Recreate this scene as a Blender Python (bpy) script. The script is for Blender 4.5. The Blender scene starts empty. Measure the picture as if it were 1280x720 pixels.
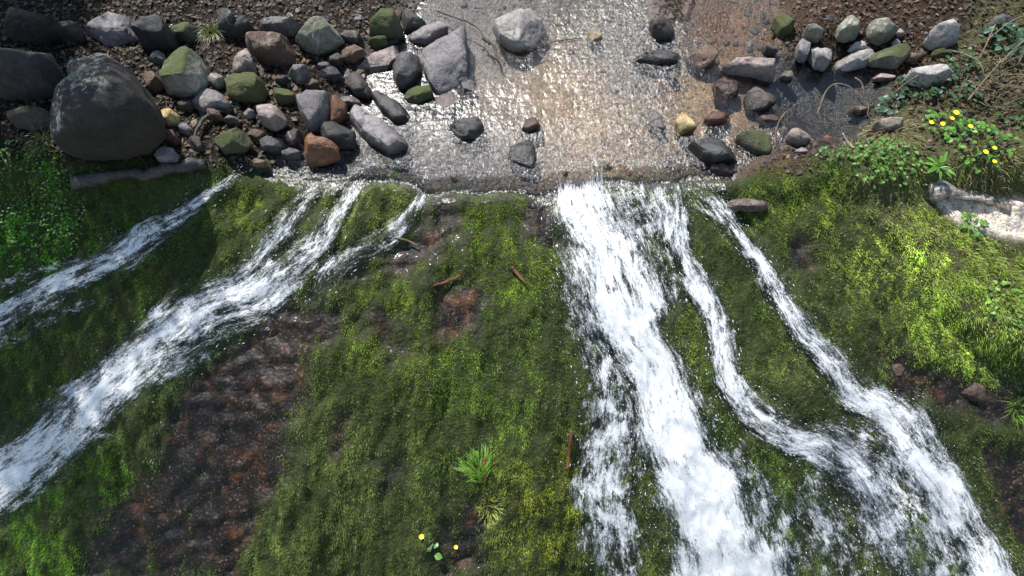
import bpy, math, random
import numpy as np
rng = np.random.default_rng(11)
random.seed(11)
S = bpy.context.scene
COL = S.collection
R = math.radians

# ------------------------------------------------------------------ camera
PITCH = 62.0
CAM = np.array([0.0, -3.44, 4.67])
FPX = 914.0
FWD = np.array([0, math.cos(R(PITCH)), -math.sin(R(PITCH))])
UPV = np.array([0, math.sin(R(PITCH)), math.cos(R(PITCH))])
RGT = np.array([1.0, 0, 0])
cd = bpy.data.cameras.new('camera'); cd.sensor_width = 36; cd.lens = 36 * FPX / 1280
cd.clip_start = 0.05; cd.clip_end = 2000
cam = bpy.data.objects.new('camera', cd); COL.objects.link(cam)
cam.location = CAM; cam.rotation_euler = (R(90 - PITCH), 0, 0)
S.camera = cam

def proj(P):
    d = P - CAM
    z = np.maximum(d @ FWD, 0.05)
    return np.stack([640 + FPX * (d @ RGT) / z, 360 - FPX * (d @ UPV) / z], -1)

# ------------------------------------------------------------------ noise and small maths
def _h(ix, iy, iz, s):
    n = (ix * 73856093) ^ (iy * 19349663) ^ (iz * 83492791) ^ (s * 2654435761)
    n = (n ^ (n >> 13)) * 1274126177
    n = n ^ (n >> 16)
    return (n & 0xFFFFFF).astype(np.float64) / 0xFFFFFF
def vnoise(p, s=0):
    p = np.asarray(p, float); i = np.floor(p).astype(np.int64); f = p - i
    f = f * f * f * (f * (f * 6 - 15) + 10)
    x, y, z = i[..., 0], i[..., 1], i[..., 2]; fx, fy, fz = f[..., 0], f[..., 1], f[..., 2]
    def L(a, b, t): return a + (b - a) * t
    r0 = L(L(_h(x, y, z, s), _h(x + 1, y, z, s), fx), L(_h(x, y + 1, z, s), _h(x + 1, y + 1, z, s), fx), fy)
    r1 = L(L(_h(x, y, z + 1, s), _h(x + 1, y, z + 1, s), fx), L(_h(x, y + 1, z + 1, s), _h(x + 1, y + 1, z + 1, s), fx), fy)
    return L(r0, r1, fz) * 2 - 1
_a, _b = R(37), R(29)
ROT = np.array([[math.cos(_a), -math.sin(_a), 0], [math.sin(_a), math.cos(_a), 0], [0, 0, 1.0]]) @ np.array([[1.0, 0, 0], [0, math.cos(_b), -math.sin(_b)], [0, math.sin(_b), math.cos(_b)]])
def fbm(p, o=4, s=0):
    p = np.asarray(p, float) @ ROT; a = 0.5; t = 0
    for k in range(o):
        t = t + a * vnoise(p + 17.3 * k, s + k); p = (p @ ROT) * 2.03; a *= 0.5
    return t
def n2(x, y, sx, sy=None, o=4, s=0):
    return fbm(np.stack([x * sx, y * (sy or sx), np.zeros_like(x) + s * 1.7], -1), o, s)
def sst(a, b, x):
    t = np.clip((x - a) / (b - a), 0, 1); return t * t * (3 - 2 * t)
def poly_sd(P, poly):
    """signed distance, positive inside"""
    poly = np.asarray(poly, float); x, y = P[..., 0], P[..., 1]
    d = np.full(x.shape, 1e9); ins = np.zeros(x.shape, bool)
    for k in range(len(poly)):
        a, b = poly[k - 1], poly[k]; e = b - a
        t = np.clip(((x - a[0]) * e[0] + (y - a[1]) * e[1]) / (e @ e + 1e-9), 0, 1)
        d = np.minimum(d, np.hypot(x - a[0] - t * e[0], y - a[1] - t * e[1]))
        c = ((a[1] > y) != (b[1] > y)) & (x < (b[0] - a[0]) * (y - a[1]) / (b[1] - a[1] + 1e-12) + a[0])
        ins ^= c
    return np.where(ins, d, -d)
def line_sd(P, pts):
    """distance to a polyline minus its half width"""
    x, y = P[..., 0], P[..., 1]; d = np.full(x.shape, 1e9)
    for a, b in zip(pts[:-1], pts[1:]):
        ex, ey = b[0] - a[0], b[1] - a[1]
        t = np.clip(((x - a[0]) * ex + (y - a[1]) * ey) / (ex * ex + ey * ey + 1e-9), 0, 1)
        d = np.minimum(d, np.hypot(x - a[0] - t * ex, y - a[1] - t * ey) - (a[2] + t * (b[2] - a[2])))
    return d

# ------------------------------------------------------------------ layout read off the photograph (1280 x 720 pixel frame)
WATER = [(322, 222), (345, 205), (378, 206), (425, 203), (442, 178), (430, 150), (438, 110), (462, 92), (470, 66), (500, 50), (520, 10), (560, -40),
         (800, -60), (812, 30), (860, 22), (880, -40), (960, -40), (970, 60), (1000, 85), (1060, 90), (1100, 96), (1098, 130), (1060, 168), (1000, 165),
         (960, 190), (925, 210), (905, 250), (760, 330), (560, 330), (420, 280)]
# cascades: (px, py, half width, density)
CASC = {
 'left': [(322, 200, 5.1, 0.09), (300, 215, 7.6, 0.55), (262, 243, 10.2, 0.69), (215, 280, 14.4, 0.74), (160, 318, 18.7, 0.87), (110, 342, 18.7, 0.83), (60, 368, 20.4, 0.92), (0, 398, 22.1, 0.92), (-70, 432, 23.8, 0.92)],
 'left_thread': [(185, 300, 3, .0), (110, 322, 6, .35), (55, 338, 7, .6), (0, 362, 9, .5), (-60, 385, 9, .5)],
 'left_low': [(180, 365, 3, .0), (110, 385, 7, .4), (50, 412, 9, .5), (0, 432, 11, .55), (-60, 455, 11, .5)],
 'broad_side': [(418, 222, 5.1, 0.18), (392, 245, 11.0, 0.54), (368, 275, 12.8, 0.77), (345, 302, 14.4, 0.85), (318, 328, 13.6, 0.81), (285, 352, 9.3, 0.63), (240, 388, 8.5, 0.68), (190, 420, 10.2, 0.68), (140, 455, 11.9, 0.63), (95, 488, 11.9, 0.54), (50, 520, 10.2, 0.36)],
 'broad': [(468, 212, 5.5, 0.28), (444, 236, 8.6, 0.74), (420, 268, 11.7, 0.87), (402, 298, 14.8, 0.87), (365, 335, 25.0, 0.66), (315, 368, 31.2, 0.74), (250, 405, 35.9, 0.87), (190, 448, 37.4, 0.92), (130, 500, 40.6, 0.97), (70, 550, 43.7, 1.01), (10, 600, 46.8, 1.01), (-70, 660, 49.9, 1.01)],
 'middle': [(528, 222, 5.4, 0.19), (528, 245, 7.2, 0.62), (512, 275, 10.8, 0.62), (490, 298, 13.5, 0.71), (455, 318, 16.2, 0.71), (425, 340, 16.2, 0.66), (398, 362, 12.6, 0.43), (375, 385, 9.0, 0.1)],
 'main': [(694, 165, 20, .0), (706, 200, 56, .8), (722, 240, 54, .95), (742, 285, 46, 1.0), (762, 335, 48, 1.05), (785, 390, 50, 1.2), (806, 445, 48, 1.2), (826, 500, 48, 1.2), (848, 555, 54, 1.25), (872, 610, 60, 1.25), (895, 665, 70, 1.3), (915, 730, 80, 1.3), (935, 790, 88, 1.3)],
 'lip_veil': [(762, 200, 20, .0), (778, 225, 44, .6), (800, 262, 50, .62), (815, 305, 40, .5), (832, 350, 24, .35), (850, 400, 14, .1)],
 'main_veil': [(700, 250, 10, .05), (722, 330, 30, .35), (742, 420, 34, .5), (758, 490, 30, .72), (758, 560, 38, .85), (756, 610, 42, .85), (768, 670, 44, .75), (780, 740, 44, .7)],
 'centre': [(824, 205, 16.5, 0.19), (832, 230, 30.3, 0.81), (838, 265, 31.0, 0.81), (850, 305, 18.4, 0.85), (866, 345, 16.6, 0.85), (888, 390, 18.4, 0.95), (902, 440, 22.1, 0.95), (922, 490, 25.8, 0.95), (960, 528, 23.9, 0.85), (1010, 556, 25.8, 0.81), (1060, 590, 31.3, 0.71), (1095, 640, 31.3, 0.52), (1120, 700, 31.3, 0.47), (1140, 770, 33.1, 0.47)],
 'right': [(868, 228, 8.2, 0.28), (885, 250, 15.0, 0.81), (915, 283, 17.2, 0.85), (948, 322, 13.8, 0.9), (975, 370, 14.7, 0.9), (1000, 412, 18.4, 0.85), (1036, 455, 20.2, 0.85), (1080, 497, 25.8, 0.9), (1125, 535, 33.1, 1.0), (1160, 580, 35.0, 1.0), (1195, 635, 35.0, 1.0), (1225, 690, 35.0, 1.04), (1255, 760, 36.8, 1.04)],
 'right_veil': [(1000, 530, 14, .1), (1060, 560, 44, .64), (1110, 610, 62, .74), (1150, 665, 66, .74), (1185, 740, 66, .72)],
 'low_veil': [(985, 575, 8, .0), (1010, 620, 26, .6), (1040, 670, 30, .55), (1065, 740, 30, .5)],
 'edge_veil': [(870, 535, 10, .05), (915, 575, 34, .55), (955, 640, 46, .58), (990, 730, 50, .55)],
}
ROCK = [  # bare, wet brown rock showing between the moss
 [(328, 388), (362, 372), (408, 372), (420, 408), (398, 430), (388, 500), (372, 560), (325, 640), (292, 720), (100, 720), (128, 650), (188, 570), (232, 510), (262, 452), (300, 412)],
 [(545, 242), (572, 242), (580, 298), (560, 322), (512, 352), (470, 352), (420, 372), (412, 352), (455, 330), (500, 302), (530, 262)],
 [(548, 352), (598, 338), (606, 366), (586, 398), (600, 412), (552, 414), (545, 385)],
 [(462, 388), (492, 390), (508, 440), (490, 452), (466, 430)],
 [(470, 572), (496, 574), (494, 612), (476, 612)],
 [(566, 632), (590, 618), (612, 640), (628, 720), (552, 720), (558, 670)],
 [(1085, 425), (1130, 438), (1200, 470), (1282, 505), (1290, 540), (1200, 510), (1120, 486)],
 [(1222, 560), (1300, 550), (1300, 730), (1262, 690), (1240, 620)],
 [(985, 305), (1010, 305), (1005, 328), (985, 330)],
 [(418, 522), (434, 514), (440, 545), (422, 562)],
 [(660, 250), (680, 246), (688, 300), (672, 300)],
]
BANK_R = [(985, 205), (1040, 240), (1090, 290), (1140, 330), (1172, 390), (1215, 440), (1290, 480), (1600, 480), (1700, -200), (1250, -100), (1180, 60), (1110, 125), (1060, 172)]
MUD = [(1150, 238), (1200, 250), (1300, 245), (1300, 305), (1240, 298), (1190, 275)]

# crest line, world y as a function of world x
CX = np.array([-6, -2.2, -1.2, -0.6, 0.2, 0.42, 1.2, 1.6, 2.0, 6]); CY = np.array([.02, .07, .02, -.05, -.06, .08, .09, .0, .06, .06])
def crest(x): return np.interp(x, CX, CY) + .15 * n2(np.asarray(x, float), np.asarray(x, float) * 0, 2.6, s=88, o=4)
def base_h(x, y):
    d = np.maximum(crest(x) - y, 0)
    dd = np.minimum(d, 3.2)
    z = -(0.22 * dd + 0.10 * dd ** 2) - 0.86 * np.maximum(d - 3.2, 0)
    l = np.clip(-x - 1.2, 0, 4); z = z - 0.035 * l ** 2 * np.minimum(d / 1.5, 1)
    l = np.clip(x - 1.8, 0, 4); z = z - 0.02 * l ** 2 * np.minimum(d / 1.5, 1)
    return -6 * np.tanh(-z / 6.0)

def height(x, y):
    zb = base_h(x, y); P = proj(np.stack([x, y, zb], -1))
    d = crest(x) - y
    far = sst(6, 14, np.hypot(x, y))
    up = sst(0.28, -0.06, d)                       # 1 on the stream bed side
    wsd = poly_sd(P, WATER) / 150.0
    bed = -0.025 - 0.075 * sst(0, .5, wsd) + 0.02 * n2(x, y, 5, s=3) + 0.008 * n2(x, y, 22, s=5, o=2)
    land = 0.02 + 0.10 * sst(0, .35, -wsd) + 0.13 * np.clip(-wsd - .2, 0, 2.5) + 0.05 * n2(x, y, 2.3, s=8) + 0.02 * n2(x, y, 12, s=9)
    zu = np.where(wsd > 0, bed, land)
    pool = sst(70, 20, np.hypot((P[..., 0] - 1035) / 1.2, P[..., 1] - 115))
    zu = zu - 0.10 * pool
    ch = np.full(x.shape, 1e9)
    for k in ('left', 'broad', 'broad_side', 'main', 'centre', 'right', 'middle'):
        ch = np.minimum(ch, line_sd(P, CASC[k]))
    chm = sst(14, -6, ch)
    rk = np.full(x.shape, -1e9)
    for p in ROCK: rk = np.maximum(rk, poly_sd(P, p))
    rkm = sst(-24, 22, rk - 1 + 36 * n2(x, y, 4, s=21, o=5))
    xs = x / (1 + .35 * d)
    cush = 0.06 * n2(x, y, 1.5, 2.3, s=30) + 0.15 * (1 - .75 * sst(-.4, .1, poly_sd(P, BANK_R) / 150.0)) * np.abs(n2(xs, y, 3.6, .9, s=37)) + 0.07 * np.abs(n2(xs, y, 8, 2.6, s=38)) + 0.05 * n2(x, y, 2.6, 1.8, s=31) + 0.045 * np.abs(n2(x, y, 6, 3.6, s=33)) + 0.022 * n2(x, y, 15, 11, s=35, o=3)
    lq = (d * 5.5 + 1.1 * x + 2.4 * n2(x, y, 1.7, s=45)); lq = lq - np.floor(lq)
    rough = 0.055 * (lq * .7 - sst(.78, 1, lq) * .7) + 0.07 * np.abs(n2(x + .4 * y, y, 3.2, 2.0, s=41)) + 0.04 * n2(x + .4 * y, y, 11, 5, s=43, o=4)
    zs = zb + (cush * (1 - rkm) + (rough - 0.05) * rkm) * sst(0, .2, d) - 0.028 * chm * sst(.0, .15, d)
    zs = zs + 0.055 * np.exp(-((d - 0.10) / 0.10) ** 2) * (1 - chm)      # mossy lip between the streams
    zs = zs + .03 * n2(x, y, 7, s=57) * np.exp(-((d - 0.08) / 0.14) ** 2)
    z = zs * (1 - up) + zu * up
    bk = poly_sd(P, BANK_R) / 150.0
    lowb = sst(330, 470, P[..., 1]) * sst(1080, 1200, P[..., 0])
    z = z + ((.05 + .24 * lowb) * sst(-.06, .30 - .16 * lowb, bk) + 0.09 * np.clip(bk, 0, 1.5)) * sst(-0.35, .2, d) + 0.05 * sst(0, .3, bk) * n2(x, y, 3, s=51)
    left = sst(250, 60, P[..., 0] - 0.4 * (P[..., 1] - 240)) * sst(-0.1, .25, d) * sst(1.5, .5, d)
    z = z + 0.10 * left * (0.6 + n2(x, y, 2.2, s=53))
    md = sst(-6, 10, poly_sd(P, MUD)); z = z - 0.05 * md
    zf = base_h(x, y) + 0.25 * np.clip(np.abs(x) - 3, 0, 30) * sst(3, 12, np.abs(x)) * sst(-3, 3, y) + 0.6 * n2(x, y, .12, s=60)
    zf = zf + np.clip(y - 6, 0, 25) * 0.10
    return z * (1 - far) + zf * far, wsd, rkm, chm, bk

GX0, GX1, GY0, GY1, GS = -5.2, 5.2, -4.2, 4.6, 0.022
gx = np.arange(GX0, GX1, GS); gy = np.arange(GY0, GY1, GS)
def outer(a, lo, hi):
    k = np.cumsum(0.03 * 1.28 ** np.arange(1, 32)); k = k[k < 330]
    return np.concatenate([lo - k[::-1], a, hi + k])
ax, ay = outer(gx, gx[0], gx[-1]), outer(gy, gy[0], gy[-1])
AX, AY = np.meshgrid(ax, ay)
TZ, TW, TR, TC, TB = height(AX, AY)
i0 = np.searchsorted(ax, gx[0] - 1e-6); j0 = np.searchsorted(ay, gy[0] - 1e-6)
HG = TZ[j0:j0 + len(gy), i0:i0 + len(gx)]
def bil(G, x, y):
    u = np.clip((x - gx[0]) / GS, 0, len(gx) - 1.001); v = np.clip((y - gy[0]) / GS, 0, len(gy) - 1.001)
    i = u.astype(int); j = v.astype(int); u = u - i; v = v - j
    return (G[j, i] * (1 - u) + G[j, i + 1] * u) * (1 - v) + (G[j + 1, i] * (1 - u) + G[j + 1, i + 1] * u) * v
def Hs(x, y): return bil(HG, np.asarray(x, float), np.asarray(y, float))
def normal(x, y, e=0.05):
    n = np.stack([-(Hs(x + e, y) - Hs(x - e, y)) / (2 * e), -(Hs(x, y + e) - Hs(x, y - e)) / (2 * e), np.ones_like(x)], -1)
    return n / np.linalg.norm(n, axis=-1, keepdims=True)
def ray_dir(px, py):
    px = np.asarray(px, float); py = np.asarray(py, float)
    d = FWD + RGT * ((px - 640) / FPX)[..., None] - UPV * ((py - 360) / FPX)[..., None]
    return d / np.linalg.norm(d, axis=-1, keepdims=True)
def smoothG(G, n):
    for _ in range(n):
        G = (np.roll(G, 1, 0) + np.roll(G, -1, 0) + np.roll(G, 1, 1) + np.roll(G, -1, 1) + 2 * G) / 6
    return G
HSM = smoothG(HG.copy(), 40)
def cast(px, py, G=None, lift=0.0):
    G = HG if G is None else G
    D = ray_dir(px, py); lo = np.full(D.shape[:-1], 3.0); hi = lo.copy(); done = np.zeros(lo.shape, bool)
    t = 3.0
    while t < 12:
        P = CAM + D * t; below = (P[..., 2] < bil(G, P[..., 0], P[..., 1]) + lift) & ~done
        hi = np.where(below, t, hi); lo = np.where(below, t - .05, lo); done |= below; t += .05
    lo = np.where(done, lo, 11.0); hi = np.where(done, hi, 12.0)
    for _ in range(12):
        m = (lo + hi) / 2; P = CAM + D * m[..., None]; b = P[..., 2] < bil(G, P[..., 0], P[..., 1]) + lift
        hi = np.where(b, m, hi); lo = np.where(b, lo, m)
    return CAM + D * hi[..., None]
def at(px, py): return cast(np.array([px]), np.array([py]))[0]
def onplane(px, py, z):
    D = ray_dir(px, py); t = (z - CAM[2]) / D[..., 2]; return CAM + D * np.asarray(t)[..., None]

# ------------------------------------------------------------------ mesh helpers
def make(name, V, F, mat, parent=None, smooth=True, attrs=None, tris=None):
    V = np.ascontiguousarray(V, np.float32); me = bpy.data.meshes.new(name)
    Fs = [np.asarray(f, np.int32) for f in (F if isinstance(F, list) else [F]) if len(f)]
    me.vertices.add(len(V)); me.vertices.foreach_set('co', V.ravel())
    loops = np.concatenate([f.ravel() for f in Fs]); sizes = np.concatenate([np.full(len(f), f.shape[1]) for f in Fs])
    me.loops.add(len(loops)); me.loops.foreach_set('vertex_index', loops)
    me.polygons.add(len(sizes)); me.polygons.foreach_set('loop_start', np.concatenate([[0], np.cumsum(sizes)[:-1]]).astype(np.int32))
    me.update(calc_edges=True)
    me.polygons.foreach_set('use_smooth', np.full(len(sizes), smooth))
    for k, (tp, a) in (attrs or {}).items():
        at_ = me.attributes.new(k, tp, 'POINT'); a = np.ascontiguousarray(a, np.float32)
        at_.data.foreach_set({'FLOAT': 'value', 'FLOAT_VECTOR': 'vector', 'FLOAT_COLOR': 'color'}[tp], a.ravel())
    me.validate(); me.materials.append(mat)
    o = bpy.data.objects.new(name, me); COL.objects.link(o)
    if parent is not None: o.parent = parent
    return o
def grid_faces(nu, nv):
    i = np.arange(nu * nv).reshape(nv, nu)
    return np.stack([i[:-1, :-1].ravel(), i[:-1, 1:].ravel(), i[1:, 1:].ravel(), i[1:, :-1].ravel()], -1)
def rgba(c): return np.concatenate([c, np.ones(c.shape[:-1] + (1,))], -1)
def tag(o, label=None, cat=None, group=None, kind=None):
    for k, v in (('label', label), ('category', cat), ('group', group), ('kind', kind)):
        if v: o[k] = v
    return o
def empty(name, loc):
    o = bpy.data.objects.new(name, None); COL.objects.link(o); o.location = loc; o.empty_display_size = .05; return o

# ------------------------------------------------------------------ materials
class N:
    def __init__(s, name):
        s.m = bpy.data.materials.new(name); s.m.use_nodes = True; s.t = s.m.node_tree; s.t.nodes.clear()
        s.out = s.t.nodes.new('ShaderNodeOutputMaterial')
    def n(s, typ, _in=None, **kw):
        nd = s.t.nodes.new('ShaderNode' + typ)
        for k, v in kw.items(): setattr(nd, k, v)
        for k, v in (_in or {}).items():
            sk = nd.inputs[k]
            if hasattr(v, 'is_linked'): s.t.links.new(v, sk)
            elif isinstance(v, (tuple, list)) and len(v) == 3 and sk.type == 'RGBA': sk.default_value = (*v, 1)
            else: sk.default_value = v
        return nd
    def math(s, op, a, b=0.0, c=0.0, clamp=False):
        return s.n('Math', {0: a, 1: b, 2: c}, operation=op, use_clamp=clamp).outputs[0]
    def mix(s, f, a, b, typ='MIX'):
        nd = s.n('Mix', data_type='RGBA', blend_type=typ)
        for i, v in ((0, f), (6, a), (7, b)):
            sk = nd.inputs[i]
            if hasattr(v, 'is_linked'): s.t.links.new(v, sk)
            elif isinstance(v, (tuple, list)): sk.default_value = (*v, 1) if len(v) == 3 else v
            else: sk.default_value = v
        return nd.outputs[2]
    def ramp(s, f, a, b, lo=0.0, hi=1.0):
        return s.n('MapRange', {0: f, 1: a, 2: b, 3: lo, 4: hi}, interpolation_type='SMOOTHSTEP').outputs[0]
    def noise(s, vec, scale, detail=4, rough=.55, dist=0.0, dim='3D'):
        return s.n('TexNoise', {'Vector': vec, 'Scale': scale, 'Detail': detail, 'Roughness': rough, 'Distortion': dist}, noise_dimensions=dim)
    def attr(s, name, typ='GEOMETRY'): return s.n('Attribute', attribute_name=name, attribute_type=typ)
    def bump(s, h, strength=.5, dist=.02, nrm=None):
        d = {'Height': h, 'Strength': strength, 'Distance': dist}
        if nrm is not None: d['Normal'] = nrm
        return s.n('Bump', d).outputs[0]
    def surf(s, sh): s.t.links.new(sh, s.out.inputs[0]); return s.m

def mat_terrain():
    k = N('ground'); pos = k.n('NewGeometry').outputs['Position']
    c = k.attr('tcol').outputs['Color']; rk = k.attr('rock').outputs['Fac']; wet = k.attr('wet').outputs['Fac']
    n1 = k.noise(pos, 7, 8, .62); n2_ = k.noise(pos, 38, 8, .65); n3 = k.noise(pos, 110, 4, .6)
    vor = k.n('TexVoronoi', {'Vector': pos, 'Scale': 34.0}); vor2 = k.n('TexVoronoi', {'Vector': pos, 'Scale': 80.0})
    hue = k.n('HueSaturation', {'Hue': k.math('MULTIPLY_ADD', n2_.outputs[0], .12, .44), 'Saturation': 1.0, 'Value': k.math('MULTIPLY_ADD', n1.outputs[0], 1.3, .35), 'Color': c}).outputs[0]
    peb = k.mix(.42, hue, k.mix(1.0, hue, k.n('HueSaturation', {'Hue': .5, 'Saturation': .25, 'Value': 1.6, 'Color': vor.outputs['Color']}).outputs[0], 'MULTIPLY'))
    peb = k.mix(.5, peb, k.mix(1.0, peb, k.n('HueSaturation', {'Saturation': .2, 'Value': 1.9, 'Color': vor2.outputs['Color']}).outputs[0], 'MULTIPLY'))
    och = k.mix(k.ramp(n1.outputs[0], .50, .70), (.008, .0045, .0035), (.070, .032, .013))
    och = k.mix(k.ramp(n2_.outputs[0], .54, .70), och, (.17, .12, .09))
    och = k.mix(k.ramp(n3.outputs[0], .5, .7, 0, .55), och, (.012, .009, .007))
    n0 = k.noise(pos, 2.6, 5, .6, .6); och = k.mix(k.ramp(n0.outputs[0], .42, .60), k.mix(1, och, (.45, .42, .42), 'MULTIPLY'), k.mix(1, och, (1.25, 1.0, .78), 'MULTIPLY')); col = k.mix(rk, peb, och)
    h = k.math('ADD', k.math('MULTIPLY', n1.outputs[0], .6), k.math('ADD', k.math('MULTIPLY', n2_.outputs[0], .5), k.math('MULTIPLY', n3.outputs[0], .22)))
    h = k.math('SUBTRACT', h, k.math('MULTIPLY', vor.outputs['Distance'], .35))
    bs = k.n('BsdfPrincipled', {'Base Color': col, 'Roughness': k.math('SUBTRACT', .75, k.math('MULTIPLY', wet, k.math('MULTIPLY_ADD', n2_.outputs[0], .5, .25))), 'Normal': k.bump(h, k.math('MULTIPLY_ADD', rk, -.4, .9), .03), 'Specular IOR Level': k.math('MULTIPLY_ADD', wet, .4, .12), 'Coat Weight': k.math('MULTIPLY', rk, k.ramp(n3.outputs[0], .54, .66, 0, .8)), 'Coat Roughness': .2})
    return k.surf(bs.outputs[0])

def mat_stone():
    k = N('stone'); tc = k.n('TexCoord').outputs['Object']; oi = k.n('ObjectInfo')
    rnd = k.n('VectorMath', {0: tc, 1: k.n('CombineXYZ', {0: k.math('MULTIPLY', oi.outputs['Random'], 37.0), 1: k.math('MULTIPLY', oi.outputs['Random'], 91.0)}).outputs[0]}, operation='ADD').outputs[0]
    n1 = k.noise(rnd, 6, 8, .62, .3); n2_ = k.noise(rnd, 28, 8, .68); n3 = k.noise(rnd, 95, 5, .65)
    wet = k.attr('wet', 'OBJECT').outputs['Fac']; moss = k.attr('mossy', 'OBJECT').outputs['Fac']; lich = k.attr('lichen', 'OBJECT').outputs['Fac']
    base = k.n('HueSaturation', {'Hue': k.math('MULTIPLY_ADD', n1.outputs[0], .10, .45), 'Saturation': k.math('MULTIPLY_ADD', n2_.outputs[0], .9, .5), 'Value': k.math('MULTIPLY_ADD', n1.outputs[0], 1.5, .25), 'Color': oi.outputs['Color']}).outputs[0]
    base = k.mix(k.ramp(n2_.outputs[0], .38, .56, .6, 0), base, k.mix(1, base, (.42, .40, .38), 'MULTIPLY'))
    base = k.mix(k.ramp(n3.outputs[0], .55, .72, 0, .45), base, k.mix(1, base, (1.9, 1.8, 1.7), 'MULTIPLY'))
    # quartz veins
    wv = k.n('TexWave', {'Vector': rnd, 'Scale': 2.2, 'Distortion': 9.0, 'Detail': 3.0, 'Detail Scale': 1.4})
    base = k.mix(k.math('MULTIPLY', k.ramp(wv.outputs['Fac'], .97, 1.0), k.math('MULTIPLY', k.math('GREATER_THAN', oi.outputs['Random'], .8), .25)), base, (.45, .42, .38))
    sh = k.n('VectorMath', {0: k.n('NewGeometry').outputs['Normal'], 1: (-.62, .42, .40)}, operation='DOT_PRODUCT').outputs['Value']
    lm = k.math('MULTIPLY', k.math('MULTIPLY', lich, k.ramp(sh, .0, .45)), k.ramp(k.math('ADD', n2_.outputs[0], k.math('MULTIPLY', n1.outputs[0], .8)), .90, 1.06))
    base = k.mix(lm, base, (.36, .36, .33))
    pz = k.n('SeparateXYZ', {0: k.n('NewGeometry').outputs['Position']}).outputs[2]
    wb = k.math('MULTIPLY', k.ramp(k.math('ADD', pz, k.math('MULTIPLY', n1.outputs[0], .05)), .11, .05), k.math('MULTIPLY', wet, 2.5, clamp=True))
    base = k.mix(wb, base, k.mix(1, base, (.40, .37, .35), 'MULTIPLY'))
    up = k.n('SeparateXYZ', {0: k.n('NewGeometry').outputs['Normal']}).outputs[2]
    ms = k.math('ADD', k.math('MULTIPLY', up, .35), k.math('ADD', n1.outputs[0], k.math('MULTIPLY', n2_.outputs[0], .45)))
    ms = k.ramp(k.math('ADD', ms, k.math('MULTIPLY', moss, .95)), 1.30, 1.55)
    mc = k.mix(n3.outputs[0], (.025, .032, .008), (.085, .10, .02))
    col = k.mix(ms, base, mc)
    vd = k.n('TexVoronoi', {'Vector': k.n('VectorMath', {0: rnd, 1: k.n('VectorMath', {0: n2_.outputs['Color'], 'Scale': .10}, operation='SCALE').outputs[0]}, operation='ADD').outputs[0], 'Scale': 5.0}, feature='DISTANCE_TO_EDGE').outputs['Distance']
    crk = k.ramp(vd, .0, .035)
    col = k.mix(k.math('MULTIPLY', k.math('MULTIPLY', k.math('SUBTRACT', 1.0, crk), k.ramp(n1.outputs[0], .5, .62)), .5), col, (.012, .010, .008))
    h = k.math('ADD', k.math('MULTIPLY', n1.outputs[0], .8), k.math('ADD', k.math('ADD', k.math('MULTIPLY', n2_.outputs[0], .7), k.math('MULTIPLY', crk, .16)), k.math('MULTIPLY', n3.outputs[0], k.math('MULTIPLY_ADD', ms, .8, .2))))
    ro = k.math('SUBTRACT', .82, k.math('MULTIPLY', wet, k.math('MULTIPLY_ADD', n2_.outputs[0], .3, .35)))
    ro = k.math('SUBTRACT', ro, k.math('MULTIPLY', wb, .25)); ro = k.math('MAXIMUM', ro, k.math('MULTIPLY', ms, .8))
    bs = k.n('BsdfPrincipled', {'Base Color': col, 'Roughness': ro, 'Normal': k.bump(h, .75, .025)})
    return k.surf(bs.outputs[0])

def mat_water():
    k = N('stream_water'); pos = k.n('NewGeometry').outputs['Position']; tb = k.attr('turb').outputs['Fac']
    a = k.noise(k.n('Mapping', {0: pos, 'Scale': (1.0, .75, 1)}).outputs[0], 20, 4, .6, .8); b = k.noise(k.n('Mapping', {0: pos, 'Scale': (1, .6, 1)}).outputs[0], 58, 3, .6, .4)
    w = k.n('TexWave', {'Vector': pos, 'Scale': 5.5, 'Distortion': 7.0, 'Detail': 2.0, 'Detail Scale': 1.0}, wave_type='RINGS')
    h = k.math('ADD', k.math('MULTIPLY', a.outputs[0], 1.0), k.math('MULTIPLY', b.outputs[0], k.math('MULTIPLY_ADD', tb, .5, .05)))
    h = k.math('ADD', h, k.math('MULTIPLY', w.outputs['Fac'], .10))
    nm = k.bump(h, k.math('MULTIPLY_ADD', tb, .56, .03), .045)
    fr = k.n('Fresnel', {'IOR': 1.36, 'Normal': nm}).outputs[0]
    gl = k.n('BsdfGlossy', {'Color': (1, 1, 1), 'Roughness': k.math('MULTIPLY_ADD', tb, .0, .22), 'Normal': nm}).outputs[0]
    tr = k.n('BsdfTransparent', {'Color': (.90, .90, .86)}).outputs[0]
    s1 = k.n('MixShader', {0: k.math('MULTIPLY', fr, 1.05, clamp=True), 1: tr, 2: gl}).outputs[0]
    # flecks of foam where the water quickens towards the lip
    fo = k.noise(k.n('Mapping', {0: pos, 'Scale': (1, .45, 1)}).outputs[0], 70, 5, .7, .6); fb = k.noise(pos, 9, 3, .6)
    fm = k.ramp(k.math('ADD', fo.outputs[0], k.math('ADD', k.math('MULTIPLY', fb.outputs[0], .35), k.math('MULTIPLY', tb, .16))), .86, 1.0, 0, .5)
    fm = k.math('MULTIPLY', fm, k.ramp(tb, .25, .8))
    df = k.n('BsdfPrincipled', {'Base Color': (.8, .82, .86), 'Roughness': .4, 'Normal': nm}).outputs[0]
    return k.surf(k.n('MixShader', {0: fm, 1: s1, 2: df}).outputs[0])

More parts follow.
